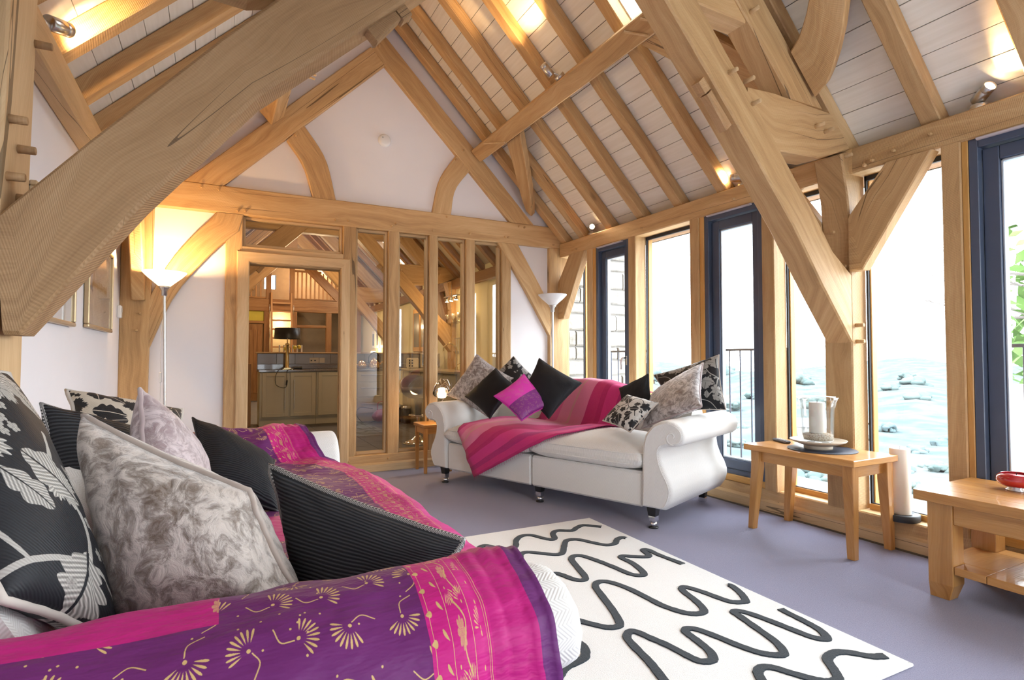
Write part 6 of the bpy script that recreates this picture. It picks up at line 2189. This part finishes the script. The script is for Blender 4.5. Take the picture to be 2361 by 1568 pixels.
n0_ = len(done_)
for k in range(2500):
    if len(done_) >= 190 + n0_:
        break
    d = rt_.choice([60, 75, 90, 110, 140, 180, 230, 300, 380, 480, 620, 800, 1000]) * rt_.uniform(0.85, 1.15)
    a = radians(rt_.uniform(2, 66))
    s = d * rt_.uniform(0.012, 0.024)
    q_ = V((3.8 + d * cos(a), 2 + d * sin(a) * 0.9))
    if any((q_ - p).length < 1.45 * (s + r) for p, r in done_):
        continue
    src = pr_[(len(done_) - n0_) % 3]
    c = src if len(done_) - n0_ < 3 else copy_tree(src)
    done_.append((q_, s))
    c.location = (3.8 + d * cos(a), 2 + d * sin(a) * 0.9, ground_z(d) - 0.55 * s)
    c.scale = (s * 1.15, s * 1.15, s * rt_.uniform(0.7, 0.95))
    c.rotation_euler = (0, 0, rt_.uniform(0, 6.28))
# tree and stone wall seen past the nearest door
gt = thing('garden_tree', 'leafy green tree beyond the glazed door railing', 'tree', (10.5, 2.45, -1.5))
rr = random.Random(5)
m = MB()
for k in range(900):
    a, e = rr.uniform(0, 6.28), rr.uniform(-1.2, 1.5)
    q = 1.75 * rr.uniform(0.35, 1.0) ** 0.5
    c = V((q * cos(a) * cos(e), q * sin(a) * cos(e) * 1.1, 3.2 + 1.15 * q * sin(e) * 0.9))
    u = V((rr.uniform(-1, 1), rr.uniform(-1, 1), rr.uniform(-1, 1))).normalized()
    w_ = u.cross(V((rr.uniform(-1, 1), rr.uniform(-1, 1), rr.uniform(-1, 1)))).normalized()
    L = rr.uniform(0.10, 0.2)
    m.add([c - u * L, c + w_ * L * 0.5, c + u * L, c - w_ * L * 0.5], [(0, 1, 2, 3)])
o = m.obj('foliage', NEAR_LEAF, gt, recalc=False)
o['kind'] = 'stuff'
m = MB().tube(crom([(0, 0, 0), (0.05, 0.05, 1.5), (0.0, 0.1, 3.0), (0.15, 0.2, 4.4)], 12), [0.16 - 0.009 * i for i in range(13)], 8)
def twig(p, d, L, r, lev):
    q = p + d * L
    m.tube([p, p.lerp(q, 0.5) + V((rr.uniform(-1, 1), rr.uniform(-1, 1), rr.uniform(-1, 1))) * L * 0.08, q], [r, r * 0.75, r * 0.5], 5, cap=False)
    if lev:
        for _ in range(3):
            twig(p.lerp(q, rr.uniform(0.5, 1)), (d + V((rr.uniform(-1, 1), rr.uniform(-1, 1), rr.uniform(-0.5, 0.8))) * 0.8).normalized(), L * 0.62, r * 0.5, lev - 1)


for k in range(7):
    a = k * 0.9
    twig(V((0.03, 0.08, 1.8 + 0.4 * k)), V((cos(a), sin(a), 0.55)).normalized(), 1.5, 0.05, 3)
m.obj('branches', plain('pale_bark', (0.16, 0.14, 0.13), 0.9), gt)
RUB = None


def mk_rubble():
    N = NT('pale_rubble_stone')
    oi = N.n('ObjectInfo').outputs['Random']
    f = N.noise(N.gen(), 6, 4, 0.7)
    t = N.math('ADD', N.math('MULTIPLY', oi, 0.4), 0.8)
    c = N.mix(1.0, N.ramp(f, [(0.3, (0.16, 0.145, 0.125)), (0.7, (0.28, 0.26, 0.235))]), N.comb(t, t, t), 'MULTIPLY')
    N.bump(f, 0.8, 0.03)
    return N.set(color=c, rough=0.95)


RUB = mk_rubble()


def rubble_wall(name, label, origin, dirv, length, z0, z1, depth, seed):
    w = thing(name, label, 'stone wall', origin)
    rr = random.Random(seed)
    d = V(dirv).normalized()
    n = V((-d.y, d.x, 0))
    O = V((0, 0, z0 - origin[2]))
    core = MB().beam(O + n * 0.05, O + d * length + n * 0.05, n * (depth - 0.1), (0, 0, z1 - z0), c=0.0)
    core.obj('mortar', plain('lime_mortar', (0.20, 0.19, 0.175), 0.95), w)
    z = z0
    while z < z1 - 0.03:
        h = min(rr.uniform(0.12, 0.24), z1 - z)
        x = -rr.uniform(0, 0.2)
        while x < length:
            L = rr.uniform(0.22, 0.55)
            a, b = max(0, x) + 0.008, min(length, x + L) - 0.008
            if b - a > 0.05:
                m = MB().beam(O + d * a + n * rr.uniform(0.0, 0.035) + V((0, 0, z - z0 + 0.008)), O + d * b + n * rr.uniform(0.0, 0.035) + V((0, 0, z - z0 + 0.008)), n * 0.12, (0, 0, h - 0.016), c=0.02, jit=0)
                m.obj('stone', RUB, w)
            x += L
        z += h
    return w


rubble_wall('stone_wall', 'pale rubble stone wall of the wing outside the gable corner windows', (3.85, 5.75, 0), (1, 0.06, 0), 1.15, -0.6, 3.2, 0.4, 3)
rubble_wall('stone_wall', 'low pale garden stone wall beyond the glazed door by the coffee table', (6.25, 0.6, 0), (0.2, 1.0, 0), 1.72, -0.6, 0.86, 0.35, 4)
gu = thing('rain_hopper', 'pale curved gutter pipe under the eaves outside the gable corner window', 'gutter', (4.1, 5.55, 2.45))
MB().tube(crom([(0.16, 0.05, 0.35), (0.10, 0.02, 0.05), (0.02, 0.0, -0.10), (-0.06, 0.05, -0.22), (-0.08, 0.09, -0.5)], 20), 0.045, 10).obj('pipe', plain('grey_gutter', (0.10, 0.11, 0.12), 0.5), gu)
MB().tube([(0.16, -0.9, 0.36), (0.16, 0.1, 0.35)], 0.055, 10).obj('gutter', plain('grey_gutter', (0.10, 0.11, 0.12), 0.5), gu)
# railings outside the glazed doors
for i, (a, b, lab) in enumerate(((4.95, 4.35, 'thin dark railing outside the narrow glazed door near the gable corner'), (3.45, 2.80, 'thin dark railing outside the glazed door behind the far sofa'), (1.62, 0.9, 'thin dark railing outside the tall glazed door by the coffee table'))):
    r = thing('railing', lab, 'railing', (3.86, (a + b) / 2, 0))
    h = (a - b) / 2
    MB().box((-0.012, -h, 1.155), (0.012, h, 1.175), 0.002).obj('top_rail', BLUE, r)
    MB().box((-0.010, -h, 0.12), (0.010, h, 0.14), 0.002).obj('bottom_rail', BLUE, r)
    n = int(2 * h / 0.105)
    for k in range(n + 1):
        y = -h + 2 * h * k / n
        MB().cyl((0, y, 0.14 if 0 < k < n else -0.05), (0, y, 1.156), 0.006, 8).obj('bar', BLUE, r)
